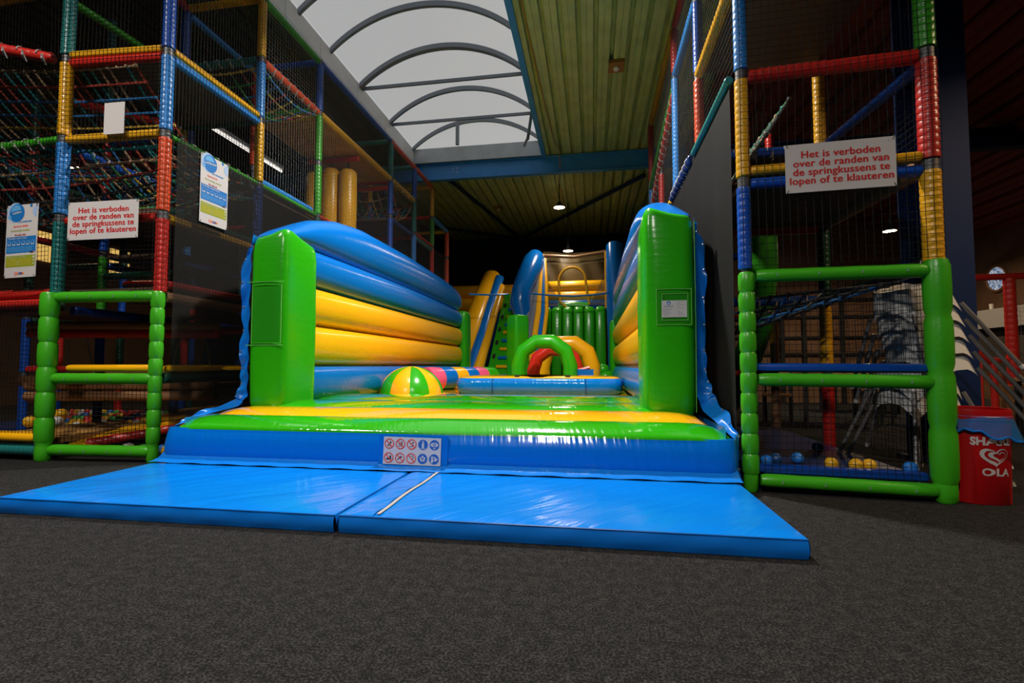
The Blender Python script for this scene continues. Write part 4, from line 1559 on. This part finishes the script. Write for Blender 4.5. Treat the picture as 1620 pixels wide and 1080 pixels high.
for x in (-1.40, 0.40):
    mb = MB().use('foam_yellow')
    mb.padded((x, 14.2, 2.5), (x, 14.2, 4.15), 0.035, 0.1)
    mb.build('cage_post', T)
mb = MB().use('foam_brown')
mb.tube([(-1.45, 14.25, 4.12), (-0.5, 14.25, 4.04), (0.42, 14.25, 4.16)], 0.05, 8)
mb.build('cage_rail', T)
# big blue corner post, leaning, pinched by a strap
tb('corner_post', 'vinyl_blue_up', [(-1.92, 13.3, 0.45), (-1.95, 13.3, 1.2), (-1.92, 13.3, 2.0), (-1.88, 13.35, 2.30), (-1.95, 13.3, 2.6), (-1.92, 13.4, 2.95), (-1.80, 13.7, 3.4), (-1.66, 14.0, 3.85), (-1.60, 14.2, 4.08), (-1.56, 14.3, 4.14)],
   [0.28, 0.30, 0.29, 0.25, 0.29, 0.27, 0.30, 0.32, 0.24, 0.06], n=24)
tb('corner_post', 'vinyl_blue_up', [(0.62, 13.3, 0.45), (0.62, 13.3, 1.6), (0.60, 13.3, 2.4), (0.62, 13.4, 3.2), (0.64, 13.8, 4.2), (0.64, 13.9, 4.3)], [0.20, 0.21, 0.21, 0.24, 0.24, 0.08], n=24)
for m, dx, r in (('vinyl_grey', -0.22, 0.10), ('vinyl_grey', -0.06, 0.09), ('vinyl_yellow', 0.09, 0.09), ('vinyl_blue', 0.23, 0.07), ('vinyl_yellow', 0.34, 0.06)):
    tb('side_tube', m, [(-1.62 + dx * 0.9, 12.4, 0.95), (-1.60 + dx * 0.95, 12.7, 1.35), (-1.52 + dx * 0.9, 13.3, 2.35), (-1.48 + dx * 0.55, 13.9, 3.35), (-1.46 + dx * 0.3, 14.2, 4.0)], r, n=14)
mb = MB().use('skirt_blue')
mb.tube([(-3.1, 12.2, 2.72), (-2.6, 12.4, 2.72), (-2.2, 12.9, 2.80)], 0.025, 6)
mb.tube([(-1.62, 13.0, 2.82), (-1.1, 13.0, 2.76), (-0.5, 13.0, 2.72), (0.0, 13.0, 2.74), (0.45, 13.1, 2.80)], 0.025, 6)
mb.build('strap', T)

# ================================================================== CLIMBING SLIDE, back left
W = thing('climbing_slide', 'inflatable climbing slide with a green rung ramp and a slanting yellow tube, back left', 'inflatable slide', (-2.9, 14, 0))
tb('slide_tube', 'vinyl_yellow', [(-3.35, 12.75, 0.62), (-3.40, 12.95, 1.0), (-3.32, 13.5, 1.9), (-3.22, 14.2, 2.75), (-3.10, 15.2, 3.65), (-3.06, 15.4, 3.8)], [0.20, 0.28, 0.30, 0.30, 0.30, 0.15], W, 24)
tb('slide_tube', 'vinyl_blue', [(-3.15, 12.5, 0.5), (-3.08, 12.75, 0.95), (-3.00, 13.3, 1.7), (-2.92, 14.0, 2.6), (-2.82, 14.9, 3.6)], [0.18, 0.20, 0.18, 0.16, 0.14], W)
tb('slide_tube', 'vinyl_yellow', [(-3.00, 12.4, 0.5), (-2.92, 12.6, 0.9), (-2.86, 13.2, 1.6), (-2.80, 13.9, 2.45), (-2.74, 14.7, 3.3)], [0.15, 0.14, 0.13, 0.13, 0.13], W)
A, B = V((-2.76, 12.6, 0.5)), V((-2.66, 14.9, 3.1))
D = (B - A)
wv = V((0.60, 0, 0))
nv_ = wv.cross(D).normalized()
mb = MB().use('vinyl_green')
mb.add([A, A + wv, B + wv, B, A - nv_ * 0.3, A + wv - nv_ * 0.3, B + wv - nv_ * 0.3, B - nv_ * 0.3], [(0, 1, 2, 3), (4, 7, 6, 5), (0, 4, 5, 1), (1, 5, 6, 2), (2, 6, 7, 3), (3, 7, 4, 0)])
mb.build('ramp', W, smooth=False)
Dn = D.normalized()
for i in range(6):
    f = 0.10 + 0.15 * i
    mb = MB().use('black_matte')
    mb.plate(A + D * f + wv * 0.15 + nv_ * 0.003, (1, 0, 0), Dn, [(0.045 * math.cos(t), 0.10 * math.sin(t)) for t in [2 * PI * k / 18 for k in range(18)]], 0.004)
    mb.build('hand_hole', W, smooth=False)
for i in range(10):
    f = 0.04 + 0.093 * i
    p = A + D * f + nv_ * 0.03
    m = 'vinyl_yellow' if i % 2 else 'vinyl_blue'
    tb('rung', m, [p + wv * 0.36, p + wv * 0.4, p + wv * 0.97, p + wv], [0.03, 0.05, 0.05, 0.03], W, 10)
mb = MB().use('vinyl_yellow')
mb.tube([(-5.2, 16.6, 2.95), (-2.3, 16.6, 2.95)], 0.28, 18)
mb.build('back_tube', W)
mb = MB().use('vinyl_yellow')
mb.tube([(-5.2, 16.7, 3.45), (-2.3, 16.7, 3.45)], 0.24, 18)
mb.build('back_tube', W)
mb = MB().use('vinyl_navy')
mb.box((-5.2, 16.3, 0.0), (-2.3, 16.9, 2.68))
mb.build('base_block', W, smooth=False)

# ================================================================== LANDING MATS
def landing_mat(label, x0, x1, seam):
    y0, y1, h = 2.515, 3.60, 0.105
    t = thing('landing_mat', label, 'mat', ((x0 + x1) / 2, (y0 + y1) / 2, 0), 'blue landing mats')
    mb = MB().use('mat_blue')
    nx, ny = 40, 16

    def top(u, v):
        x, yy = x0 + (x1 - x0) * u, y0 + (y1 - y0) * v
        e = min(u * (x1 - x0), (1 - u) * (x1 - x0), v * (y1 - y0), (1 - v) * (y1 - y0))
        z = h - 0.010 * math.exp(-e / 0.02) + 0.003 * math.sin(x * 5 + yy * 9) * min(1, e / 0.1) + 0.002 * math.sin(x * 13 - yy * 7) * min(1, e / 0.1)
        return V((x, yy, z))
    mb.grid(top, nx, ny)
    mb.build('mat_top', t)
    mb = MB().use('mat_side')
    per = [(0, 0), (1, 0), (1, 1), (0, 1)]
    for (a, b), (c, d) in zip(per, per[1:] + per[:1]):
        def wall(u, v, a=a, b=b, c=c, d=d):
            p = top(a + (c - a) * u, b + (d - b) * u)
            o = 0.010 * math.sin(PI * v) + 0.003 * math.sin(u * 40) * math.sin(PI * v)
            nx_, ny_ = (d - b), -(c - a)
            return V((p.x + nx_ * o, p.y + ny_ * o, 0.003 + (p.z - 0.003) * v))
        mb.grid(wall, 50, 5)
    mb.build('mat_side', t)
    mb = MB().use('mat_side')
    mb.tube([top(u / 40, 0) + V((0, -0.002, -0.001)) for u in range(41)], 0.0045, 6)
    mb.build('welt', t)
    if seam:
        mb = MB().use('mat_blue')
        mb.grid(lambda u, v: top(-0.004 + 0.085 * u, v) + V((0, 0, 0.004 + 0.003 * math.sin(v * 30) * u)), 6, 20)
        f = mb.build('joining_flap', t)
        mb = MB().use('tape_grey')
        mb.grid(lambda u, v: top(0.086 + 0.009 * u, 0.02 + 0.97 * v) + V((0, 0, 0.006)), 2, 20)
        mb.build('hook_tape', f)
    return t


landing_mat('left blue landing mat, running out of the picture at the left edge', -3.60, -1.380, False)
landing_mat('right blue landing mat with a taped joining flap along its left side', -1.350, 0.98, True)


# ================================================================== SIGNS
def ties(par, M, w, h, dx=0.012):
    for sx in (-1, 1):
        for sy in (-1, 1):
            mb = MB().use('black_matte')
            mb.M = M
            x, y = sx * (w / 2 - dx), sy * (h / 2 - dx)
            mb.tube([(x - sx * 0.006, y - sy * 0.010, 0.004), (x, y, 0.006), (x + sx * 0.008, y + sy * 0.016, 0.0), (x + sx * 0.004, y + sy * 0.022, -0.02)], 0.0022, 5)
            mb.M = None
            mb.build('cable_tie', par)


def warning_sign(label, c, u, v, w, h, size):
    M = frame_mat(c, u, v)
    t = thing('warning_sign', label, 'sign', c, 'red lettered warning signs')
    mb = MB().use('sign_white')
    mb.M = M
    mb.box((-w / 2, -h / 2, -0.004), (w / 2, h / 2, 0))
    mb.M = None
    mb.build('sign_board', t, smooth=False)
    mb = MB().use('sign_red')
    for i, s_ in enumerate(('Het is verboden', 'over de randen van', 'de springkussens te', 'lopen of te klauteren')):
        for k_, (ox, oy) in enumerate(((0, 0), (1, 0), (-1, 0), (0, 1), (0, -1))):
            text(mb, s_, size, M @ Matrix.Translation((0.005 + ox * size * 0.035, h * (0.27 - 0.18 * i) + oy * size * 0.018, 0.0015 + 0.00005 * k_)), width=1.02, space=1.05)
    mb.build('lettering', t, smooth=False)
    ties(t, M, w, h)


warning_sign('white warning sign with red Dutch text on the left climbing frame', (-4.538, 3.90, 2.268), (0.727, 0.04, 0.012), (0, 0, 1), 0.73, 0.362, 0.075)
warning_sign('white warning sign with red Dutch text on the right climbing frame', (1.705, 3.68, 2.288), (0.69, -0.03, 0.006), (0, 0, 1), 0.69, 0.345, 0.071)


def poster(label, c, u, v, w, h, title, dots):
    M = frame_mat(c, u, v)
    t = thing('info_poster', label, 'poster', c, 'tall information posters')
    mb = MB()
    mb.M = M
    mb.use('sign_white').box((-w / 2, -h / 2, -0.004), (w / 2, h / 2, 0))
    U2, V2 = (1, 0, 0), (0, 1, 0)
    X = lambda a: (a - 0.5) * w
    Y = lambda b: (0.5 - b) * h
    k = w / 0.375

    def P(m, poly, lift=0.0005):
        mb.use(m).plate((0, 0, lift), U2, V2, poly, 0.0005)

    def R(m, a0, b0, a1, b1, lift=0.0005):
        P(m, [(X(a0), Y(b1)), (X(a1), Y(b1)), (X(a1), Y(b0)), (X(a0), Y(b0))], lift)
    P('print_pale', disc2(X(0.27), Y(0.105), 0.098 * k, 26))
    P('print_blue', disc2(X(0.33), Y(0.110), 0.090 * k, 26), 0.001)
    P('print_light', disc2(X(0.30), Y(0.085), 0.060 * k, 20, 0.2, PI + 0.2), 0.0015)
    P('print_light', disc2(X(0.10), Y(0.165), 0.020 * k, 14), 0.0012)
    P('print_blue', disc2(X(0.78), Y(0.022), 0.016 * k, 14), 0.001)
    P('print_pale', disc2(X(0.995), Y(0.10), 0.062 * k, 20, PI / 2 + 0.1, 3 * PI / 2 - 0.1), 0.001)
    cols = ('print_blue', 'icon_red', 'print_lime', 'print_maroon')
    for i, n in enumerate(dots):
        for j in range(n):
            P(cols[i], disc2(X(0.56 + 0.055 * j), Y(0.237 + 0.060 * i), 0.0085 * k, 12), 0.001)
    R('print_blue', 0.03, 0.44, 0.97, 0.665)
    for i in range(6):
        cx = 0.12 + 0.15 * i
        P('print_pale', disc2(X(cx), Y(0.525), 0.020 * k, 16), 0.0012)
        P('print_blue', disc2(X(cx), Y(0.522), 0.016 * k, 16), 0.0017)
        R('sign_white', cx - 0.05, 0.546, cx + 0.05, 0.558, 0.0018)
    for i in range(4):
        R('print_light', 0.06, 0.583 + 0.018 * i, 0.90 - 0.05 * (i % 2), 0.589 + 0.018 * i, 0.0012)
    R('print_dark', 0.80, 0.652, 0.90, 0.672, 0.0014)
    R('print_orange', 0.905, 0.652, 0.94, 0.672, 0.0014)
    R('print_lime', 0.03, 0.70, 0.97, 0.855)
    for i in range(5):
        R('print_pale' if False else 'rope_yellow', 0.06, 0.748 + 0.019 * i, 0.40, 0.752 + 0.019 * i, 0.0012)
        R('rope_yellow', 0.47, 0.748 + 0.019 * i, 0.86, 0.752 + 0.019 * i, 0.0012)
    for b in (0.775, 0.81):
        R('sign_white', 0.42, b, 0.44, b + 0.02, 0.0013)
    for b, r in ((0.730, 0.012), (0.775, 0.008), (0.82, 0.008)):
        P('sign_white', disc2(X(0.92), Y(b), r * k, 12), 0.0013)
    for i, (m, r) in enumerate((('icon_red', 0.016), ('print_orange', 0.010), ('print_maroon', 0.013), ('print_blue', 0.012), ('print_maroon', 0.011), ('print_orange', 0.010))):
        P(m, disc2(X(0.37 + 0.050 * i), Y(0.948 - 0.004 * (i % 2)), r * k, 14), 0.001 + 0.0001 * i)
    P('sign_white', disc2(X(0.37), Y(0.948), 0.009 * k, 12), 0.0016)
    P('sign_white', disc2(X(0.47), Y(0.948), 0.006 * k, 12), 0.0018)
    mb.M = None
    mb.build('poster_board', t, smooth=False)
    mb = MB().use('sign_white')
    text(mb, title, 0.034 * k, M @ Matrix.Translation((X(0.33), Y(0.105), 0.0022)) @ Matrix.Rotation(0.12, 4, 'Z'), bold=0.0006)
    text(mb, 'Duidelijk, speelt beter', 0.026 * k, M @ Matrix.Translation((X(0.07), Y(0.462), 0.0016)), align='LEFT')
    text(mb, 'Aandachtspunten voor de ouders', 0.017 * k, M @ Matrix.Translation((X(0.06), Y(0.722), 0.0016)), align='LEFT')
    for m, s_, i in (('print_blue', 'Leuk', 0), ('icon_red', 'Spannend', 1), ('print_lime', 'Avontuurlijk', 2), ('print_maroon', 'Moeilijk', 3)):
        mb.use(m)
        text(mb, s_, 0.028 * k, M @ Matrix.Translation((X(0.52), Y(0.237 + 0.060 * i), 0.0012)), bold=0.0004, align='RIGHT')
    mb.build('lettering', t, smooth=False)
    ties(t, M, w, h)


poster('tall poster with a blue bubble at the left edge of the picture', (-5.448, 3.895, 2.105), (0.375, -0.01, 0.008), (0, 0, 1), 0.378, 0.712, 'Ladders', (5, 3, 4, 2))
poster('tall poster with a blue bubble on the black cloth beside the red post', (-3.945, 4.575, 2.735), (0.0, 1, 0.02), (0, 0, 1), 0.385, 0.722, 'Luchtkussen', (5, 1, 4, 1))
M = frame_mat((-4.52, 3.955, 3.275), (0.22, 0.006, 0), (0, 0, 1))
mb = MB().use('sign_white')
mb.M = M
mb.box((-0.11, -0.155, -0.004), (0.11, 0.155, 0))
mb.M = None
tag(mb.build('blank_board', smooth=False), 'small plain white board behind the net above the yellow rail', 'sign')

# ================================================================== LOOSE BALLS
BP = {}


def ball(c, col, label, group=None, r=0.046):
    key = (col, r)
    if key not in BP:
        mb = MB().use(col)
        mb.sphere((0, 0, 0), r, 18, 11)
        o = mb.build('play_ball')
        BP[key] = o
    else:
        o = BP[key].copy()
        C.objects.link(o)
    o.location = c
    return tag(o, label, 'ball', group)


mat('ball_blue', (0.02, 0.20, 0.66), 0.4)
mat('ball_yellow', (0.78, 0.42, 0.015), 0.4)
mat('ball_red', (0.55, 0.03, 0.02), 0.4)
mat('ball_green', (0.04, 0.32, 0.05), 0.4)
mat('ball_white', (0.62, 0.60, 0.58), 0.4)
mat('ball_navy', (0.015, 0.08, 0.26), 0.4)
zb = 0.183
G = 'balls in the right frame'
for x, yy, c, lab in ((1.292, 4.02, 'ball_blue', 'blue ball nearest the left green post, behind the right net'),
                      (1.385, 4.10, 'ball_navy', 'dark blue ball, second from the left behind the right net'),
                      (1.560, 4.16, 'ball_blue', 'blue ball on its own, third from the left behind the right net'),
                      (1.722, 3.98, 'ball_yellow', 'yellow ball on its own behind the right net'),
                      (1.872, 3.95, 'ball_yellow', 'left ball of the touching yellow pair behind the right net'),
                      (1.962, 3.955, 'ball_yellow', 'right ball of the touching yellow pair behind the right net'),
                      (2.19, 3.89, 'ball_blue', 'blue ball close to the right green post, behind the net'),
                      (1.95, 4.75, 'ball_navy', 'dark blue ball far back on the floor behind the right net')):
    ball((x, yy, zb), c, lab, G)
for x, yy, z, c, lab in ((-5.66, 4.20, 0.33, 'ball_yellow', 'yellow ball on the pad at the left edge, nearest the net'),
                         (-5.56, 4.42, 0.385, 'ball_yellow', 'yellow ball on the pad at the left edge, further back'),
                         (-5.33, 4.20, 0.33, 'ball_white', 'white ball half behind the thick green post on the left')):
    ball((x, yy, z), c, lab, 'balls at the left edge', 0.058)
for x, yy, c, lab in ((-4.42, 4.30, 'ball_green', 'green ball behind the lowest green bar of the left entrance'),
                      (-4.24, 4.36, 'ball_blue', 'blue ball behind the lowest green bar of the left entrance'),
                      (-4.66, 4.36, 'ball_white', 'white ball behind the lowest green bar of the left entrance'),
                      (-4.12, 4.28, 'ball_yellow', 'yellow ball low beside the front corner of the castle')):
    ball((x, yy, 0.060), c, lab, 'balls on the left entrance floor', 0.058)
mb = MB().use('vinyl_navy')
mb.box((-8.8, 5.55, 0.0), (-5.45, 8.2, 0.05))
tag(mb.build('ball_pit_base', smooth=False), 'low dark padded ball pit base deep inside the left climbing frame', 'ball pit')
rnd = random.Random(3)
names = {'ball_blue': 'blue', 'ball_yellow': 'yellow', 'ball_red': 'red', 'ball_green': 'green', 'ball_white': 'white'}
for i in range(110):
    c = rnd.choice(['ball_blue', 'ball_blue', 'ball_red', 'ball_red', 'ball_white', 'ball_green', 'ball_yellow'])
    x, yy = -7.75 + 2.2 * (i % 22) / 22 + rnd.uniform(-0.02, 0.02), 5.65 + 0.12 * (i // 22) + rnd.uniform(-0.015, 0.015)
    ball((x, yy, 0.097 + 0.030 * (i // 22)), c, 'small %s ball in the heap deep inside the left ball pit' % names[c], '%s balls heaped in the left ball pit' % names[c])

# ================================================================== WASTE BIN
bx, by = 2.545, 3.835
BT = thing('waste_bin', 'red waste bin with a white heart logo beside the right green post', 'bin', (bx, by, 0))
mb = MB().use('bin_red')
prof = ((0.0, 0.94), (0.004, 0.96), (0.3, 1.0), (0.535, 1.03), (0.54, 1.07), (0.565, 1.09), (0.57, 1.06), (0.60, 1.065), (0.615, 1.05))
rb = lambda q: superring((bx, by, 0), 0.174 * q, 0.165 * q, 2.6, 48)
rings = [[p + V((0, 0, z)) for p in rb(q)] for z, q in prof]
rings += [[p + V((0, 0, z)) for p in rb(q)] for z, q in ((0.612, 0.98), (0.3, 0.94), (0.02, 0.90))]
mb.loft(rings)
mb.build('bin_body', BT)


def on_bin(a, z, out=0.002):
    """point on the bin wall at bearing a (from the -y side towards +x)"""
    t = -PI / 2 + a
    q = 0.94 + 0.06 * min(1, z / 0.3) + 0.03 * max(0, (z - 0.3) / 0.235)
    e = 2.6
    ct, st = math.cos(t), math.sin(t)
    return V((bx + (0.174 * q + out) * math.copysign(abs(ct) ** (2 / e), ct), by + (0.165 * q + out) * math.copysign(abs(st) ** (2 / e), st), z))


def wrap(mb, poly, a0, z0, s=1.0, lift=0.002):
    """flat outline (metres) laid onto the bin's curved front"""
    vs = [on_bin(a0 + x * s / 0.18, z0 + y * s, lift) for x, y in poly]
    mb.add(vs, [tuple(range(len(vs)))])


def heart_pts(n=40, w=1.0, h=1.0):
    out = []
    for k in range(n):
        t = 2 * PI * k / n
        out.append((w * 16 * math.sin(t) ** 3 / 17, h * (13 * math.cos(t) - 5 * math.cos(2 * t) - 2 * math.cos(3 * t) - math.cos(4 * t)) / 17))
    return out


mb = MB().use('sign_white')


def heart_band(s0, s1, dx, wt):
    a = heart_pts(60)
    vs, fs = [], []
    for i, (x, yv) in enumerate(a):
        th = wt * (1.0 if x < 0.1 else max(0.25, 1.0 - x))
        vs.append(on_bin(0.05 + (dx + x * s0) / 0.18, 0.315 + yv * s0, 0.003))
        vs.append(on_bin(0.05 + (dx + x * (s0 - th) + 0.25 * th) / 0.18, 0.315 + yv * (s0 - th), 0.003))
    n = len(a)
    for i in range(n):
        j = (i + 1) % n
        fs.append((2 * i, 2 * j, 2 * j + 1, 2 * i + 1))
    mb.add(vs, fs)


heart_band(0.070, 0, 0.0, 0.020)
heart_band(0.040, 0, 0.012, 0.014)
for s_, z, sz, a0, b in (('OLA', 0.210, 0.066, 0.10, 0.0022), ('SHARE', 0.408, 0.070, -0.02, 0.003)):
    tmp = MB().use('sign_white')
    text(tmp, s_, sz, Matrix(), bold=b)
    mb.add([on_bin(a0 + p[0] / 0.18, z + p[1], 0.003) for p in tmp.v], tmp.f)
mb.build('printed_logo', BT, smooth=False)
# liner: blue film folded over the rim
mb = MB().use('bin_film')
rnd = random.Random(11)
jit = [rnd.uniform(-1, 1) for _ in range(200)]


def film(u, v):
    t = 2 * PI * u
    right = 0.5 + 0.5 * math.cos(t + 0.35)
    q = 1.09 + (0.03 + 0.08 * right) * v + 0.022 * math.sin(t * 9 + 3 * v) * v + 0.012 * jit[int(u * 96) % 96] * v
    drop = (0.085 + 0.02 * math.sin(t * 2 + 2.6) + 0.075 * right + 0.010 * math.sin(t * 7))
    p = superring((bx, by, 0), 1, 1, 2.4, 1, rot=t)[0] - V((bx, by, 0))
    flare = 1 + 0.26 * right ** 2 * v
    return V((bx + p.x * 0.174 * q * flare, by + p.y * 0.165 * q, 0.572 - drop * v + 0.01 * math.sin(t * 13) * v))


mb.grid(film, 96, 8)
lin = mb.build('bin_liner')
tag(lin, 'blue translucent plastic liner hanging over the rim of the red bin', 'bin bag')
mb = MB().use('skirt_blue')
mb.tube([film(i / 96, 1.0) for i in range(96)], 0.007, 6, closed=True)
mb.build('liner_hem', lin)

# ================================================================== STACKED HIGH CHAIRS
HC = thing('high_chair', 'x', 'high chair', (0, 0, 0), 'stacked white high chairs')
mb = MB().use('plastic_white')
N = 64


def shell_ring(f):
    """f 0 at the scalloped lower edge, 1 at the rim"""
    q = 1.0 - 0.20 * f
    out = []
    for k in range(N):
        t = 2 * PI * k / N
        ct, st = math.cos(t), math.sin(t)
        e = 5.0
        x = 0.235 * q * math.copysign(abs(ct) ** (2 / e), ct)
        yv = 0.225 * q * math.copysign(abs(st) ** (2 / e), st)
        corner = abs(math.sin(2 * t))            # 1 at the corners
        low = 0.065 - 0.100 * corner ** 1.2
        top = 0.235 + 0.05 * max(0, st) ** 2
        out.append(V((x, yv, low + (top - low) * f)))
    return out


rings = [shell_ring(f) for f in (0, 0.15, 0.4, 0.7, 0.95, 1.0)]
inner = [[V((p.x * 0.90, p.y * 0.90, p.z)) for p in shell_ring(f)] for f in (1.0, 0.9)]
seat = [V((p.x * 0.86, p.y * 0.86, 0.13)) for p in shell_ring(0.9)]
mb.loft(rings + inner + [seat], cap=False)
mb.add(seat, [tuple(range(N))])
mb.build('seat_shell', HC)
for sx in (-1, 1):
    for sy in (-1, 1):
        mb = MB().use('leg_grey')
        a, b = V((sx * 0.222, sy * 0.212, -0.005)), V((sx * 0.38, sy * 0.36, -0.50))
        mb.tube([a + (a - b) * 0.08, a, b], 0.0155, 12)
        lg = mb.build('leg', HC)
        mb = MB().use('plastic_white')
        mb.tube([b, b + (b - a).normalized() * 0.03], [0.018, 0.016], 12)
        mb.build('foot_cap', lg)
ords = ('lowest', 'second lowest', 'third from the bottom', 'middle', 'third from the top', 'second from the top', 'topmost')
for i in range(7):
    lab = '%s white high chair in the leaning stack behind the red bin' % ords[i]
    if i < 2:
        loc, tilt = (2.60 - 0.01 * i, 4.50, 0.532 + 0.130 * i), 0.0
    else:
        k = i - 2
        loc, tilt = (2.70 - 0.030 * k, 4.49 - 0.01 * k, 0.800 + 0.126 * k), -0.23
    h = HC if i == 0 else dup(HC, loc, lab)
    h.location = loc
    h.rotation_euler = (0, tilt, 0.27)
    h['label'] = lab

# ================================================================== FAR RIGHT: railing, stair, tables
RL = thing('railing', 'red padded railing of a raised landing at the right edge of the picture', 'railing', (6.6, 8.6, 0))


def rr(name, a, b, r=0.05, par=RL, c='red'):
    mb = MB().use('foam_' + c)
    mb.padded(a, b, r, 0.09, 0.05)
    return mb.build(name, par)


rr('top_rail', (4.4, 8.5, 2.22), (7.6, 8.5, 2.26))
rr('post', (6.22, 8.5, 0.0), (6.22, 8.5, 2.22), 0.075)
rr('post', (7.5, 8.5, 0.0), (7.5, 8.5, 2.22), 0.07)
rr('middle_rail', (5.2, 8.5, 0.98), (6.2, 8.5, 0.98), 0.04)
ST = thing('stair', 'dark red sloping stair rail with bars between the blue column and the railing', 'stair', (5.6, 8.2, 0))
for dy in (0, 0.05):
    rr('hand_rail', (4.85, 8.2 + dy, 1.75), (5.75, 8.2 + dy, 0.92), 0.035, ST)
rr('hand_rail', (6.25, 8.2, 1.62), (6.9, 8.2, 1.15), 0.035, ST)
rr('newel_post', (5.75, 8.2, 0.0), (5.75, 8.2, 0.95), 0.045, ST)
for i in range(7):
    x = 4.95 + 0.11 * i
    rr('bar', (x, 8.22, 0.15), (x, 8.22, 1.65 - (x - 4.85) * 0.92), 0.014, ST)
for i in range(4):
    mb = MB().use('wood_brown')
    mb.box((5.9 + 0.0 * i, 7.9 + 0.25 * i, 0.20 * i), (7.4, 8.2 + 0.25 * i, 0.20 * (i + 1)))
    mb.build('step', ST, smooth=False)
mb = MB().use('wood_orange')
Ms = frame_mat((6.62, 8.42, 2.06), (1, 0, 0), (0, 0, 1))
mb.M = Ms
mb.box((-0.19, -0.13, -0.01), (0.19, 0.13, 0))
mb.M = None
sg = mb.build('notice_board', smooth=False)
tag(sg, 'small orange notice hanging below the red railing, cut by the right edge', 'sign')
mb = MB().use('print_dark')
for s_, dy in (('NIET TE', 0.075), ('2 M', 0.0), ('PROEF', -0.075)):
    text(mb, s_, 0.062, Ms @ Matrix.Translation((0, dy, 0.002)), bold=0.002)
mb.build('lettering', sg, smooth=False)
mb = MB().use('net_grey')
net(mb, (6.25, 8.46, 0.9), (1.2, 0, 0), (0, 0, 1.05), 0.06, 0.002)
mb.build('railing_net', RL, smooth=False)
sh = thing('wall_shelf', 'long grey counter front below the round window on the right', 'counter', (7.5, 10.3, 0))
mb = MB().use('print_grey')
mb.box((7.35, 8.8, 1.60), (7.9, 11.6, 1.95))
mb.build('counter_top', sh, smooth=False)
mb = MB().use('wall_dark')
mb.box((7.5, 8.8, 0.0), (7.85, 11.6, 1.60))
mb.build('counter_body', sh, smooth=False)
for k in range(3):
    tag(None or (lambda m: m.build('drinking_glass'))(MB().use('tube_face' if False else 'plastic_white').tube([(7.45, 9.6 + 0.5 * k, 1.95), (7.45, 9.6 + 0.5 * k, 2.06)], [0.03, 0.04], 12)),
        'small pale glass standing on the grey counter below the round window', 'glass', 'glasses on the counter')


def table(label, x, yy, w, d, top='wood_brown'):
    t = thing('table', label, 'table', (x, yy, 0))
    mb = MB().use(top)
    mb.box((x - w / 2, yy - d / 2, 0.70), (x + w / 2, yy + d / 2, 0.745))
    mb.build('table_top', t, smooth=False)
    for sx in (-1, 1):
        for sy in (-1, 1):
            mb = MB().use('black_matte')
            mb.box((x + sx * (w / 2 - 0.06) - 0.025, yy + sy * (d / 2 - 0.06) - 0.025, 0), (x + sx * (w / 2 - 0.06) + 0.025, yy + sy * (d / 2 - 0.06) + 0.025, 0.70))
            mb.build('leg', t, smooth=False)
    return t


table('wooden table at the right edge below the red railing', 6.0, 7.0, 1.3, 0.8)
table('dark wooden table seen through the lower right net, nearer the bar stool', 3.75, 8.6, 1.1, 0.7)
table('dark wooden table far back under the framed wall panes', 5.1, 10.6, 1.2, 0.7)


def chair(label, x, yy, rot):
    t = thing('chair', label, 'chair', (x, yy, 0), 'dark wooden chairs in the hall')
    c, s_ = math.cos(rot), math.sin(rot)
    Mx = Matrix.Translation((x, yy, 0)) @ Matrix.Rotation(rot, 4, 'Z')
    for nm, a, b in (('seat', (-0.2, -0.2, 0.43), (0.2, 0.2, 0.46)), ('backrest', (-0.2, 0.18, 0.62), (0.2, 0.205, 0.88))):
        mb = MB().use('wood_brown')
        mb.M = Mx
        mb.box(a, b)
        mb.M = None
        mb.build(nm, t, smooth=False)
    for sx in (-1, 1):
        for sy in (-1, 1):
            mb = MB().use('black_matte')
            mb.M = Mx
            mb.box((sx * 0.18 - 0.015, sy * 0.18 - 0.015, 0), (sx * 0.18 + 0.015, sy * 0.18 + 0.015, 0.43 if sy < 0 else 0.88))
            mb.M = None
            mb.build('leg', t, smooth=False)


chair('dark wooden chair left of the nearer dark table behind the right net', 2.85, 8.3, -0.4)
chair('dark wooden chair right of the nearer dark table behind the right net', 4.68, 8.5, 0.7)
chair('dark wooden chair in front of the far dark table', 5.1, 9.9, 3.1)

# dark person-high cabinet and warm lit panes deep behind the left frame
for i, (yy, z) in enumerate(((8.0, 2.1), (9.6, 2.2), (11.4, 2.2), (13.2, 2.3))):
    mb = MB().use('glass_warm')
    mb.box((-12.99, yy, z + 1.2), (-12.95, yy + 0.55, z + 1.9))
    struct(mb.build('window_%d' % (5 + i), smooth=False))
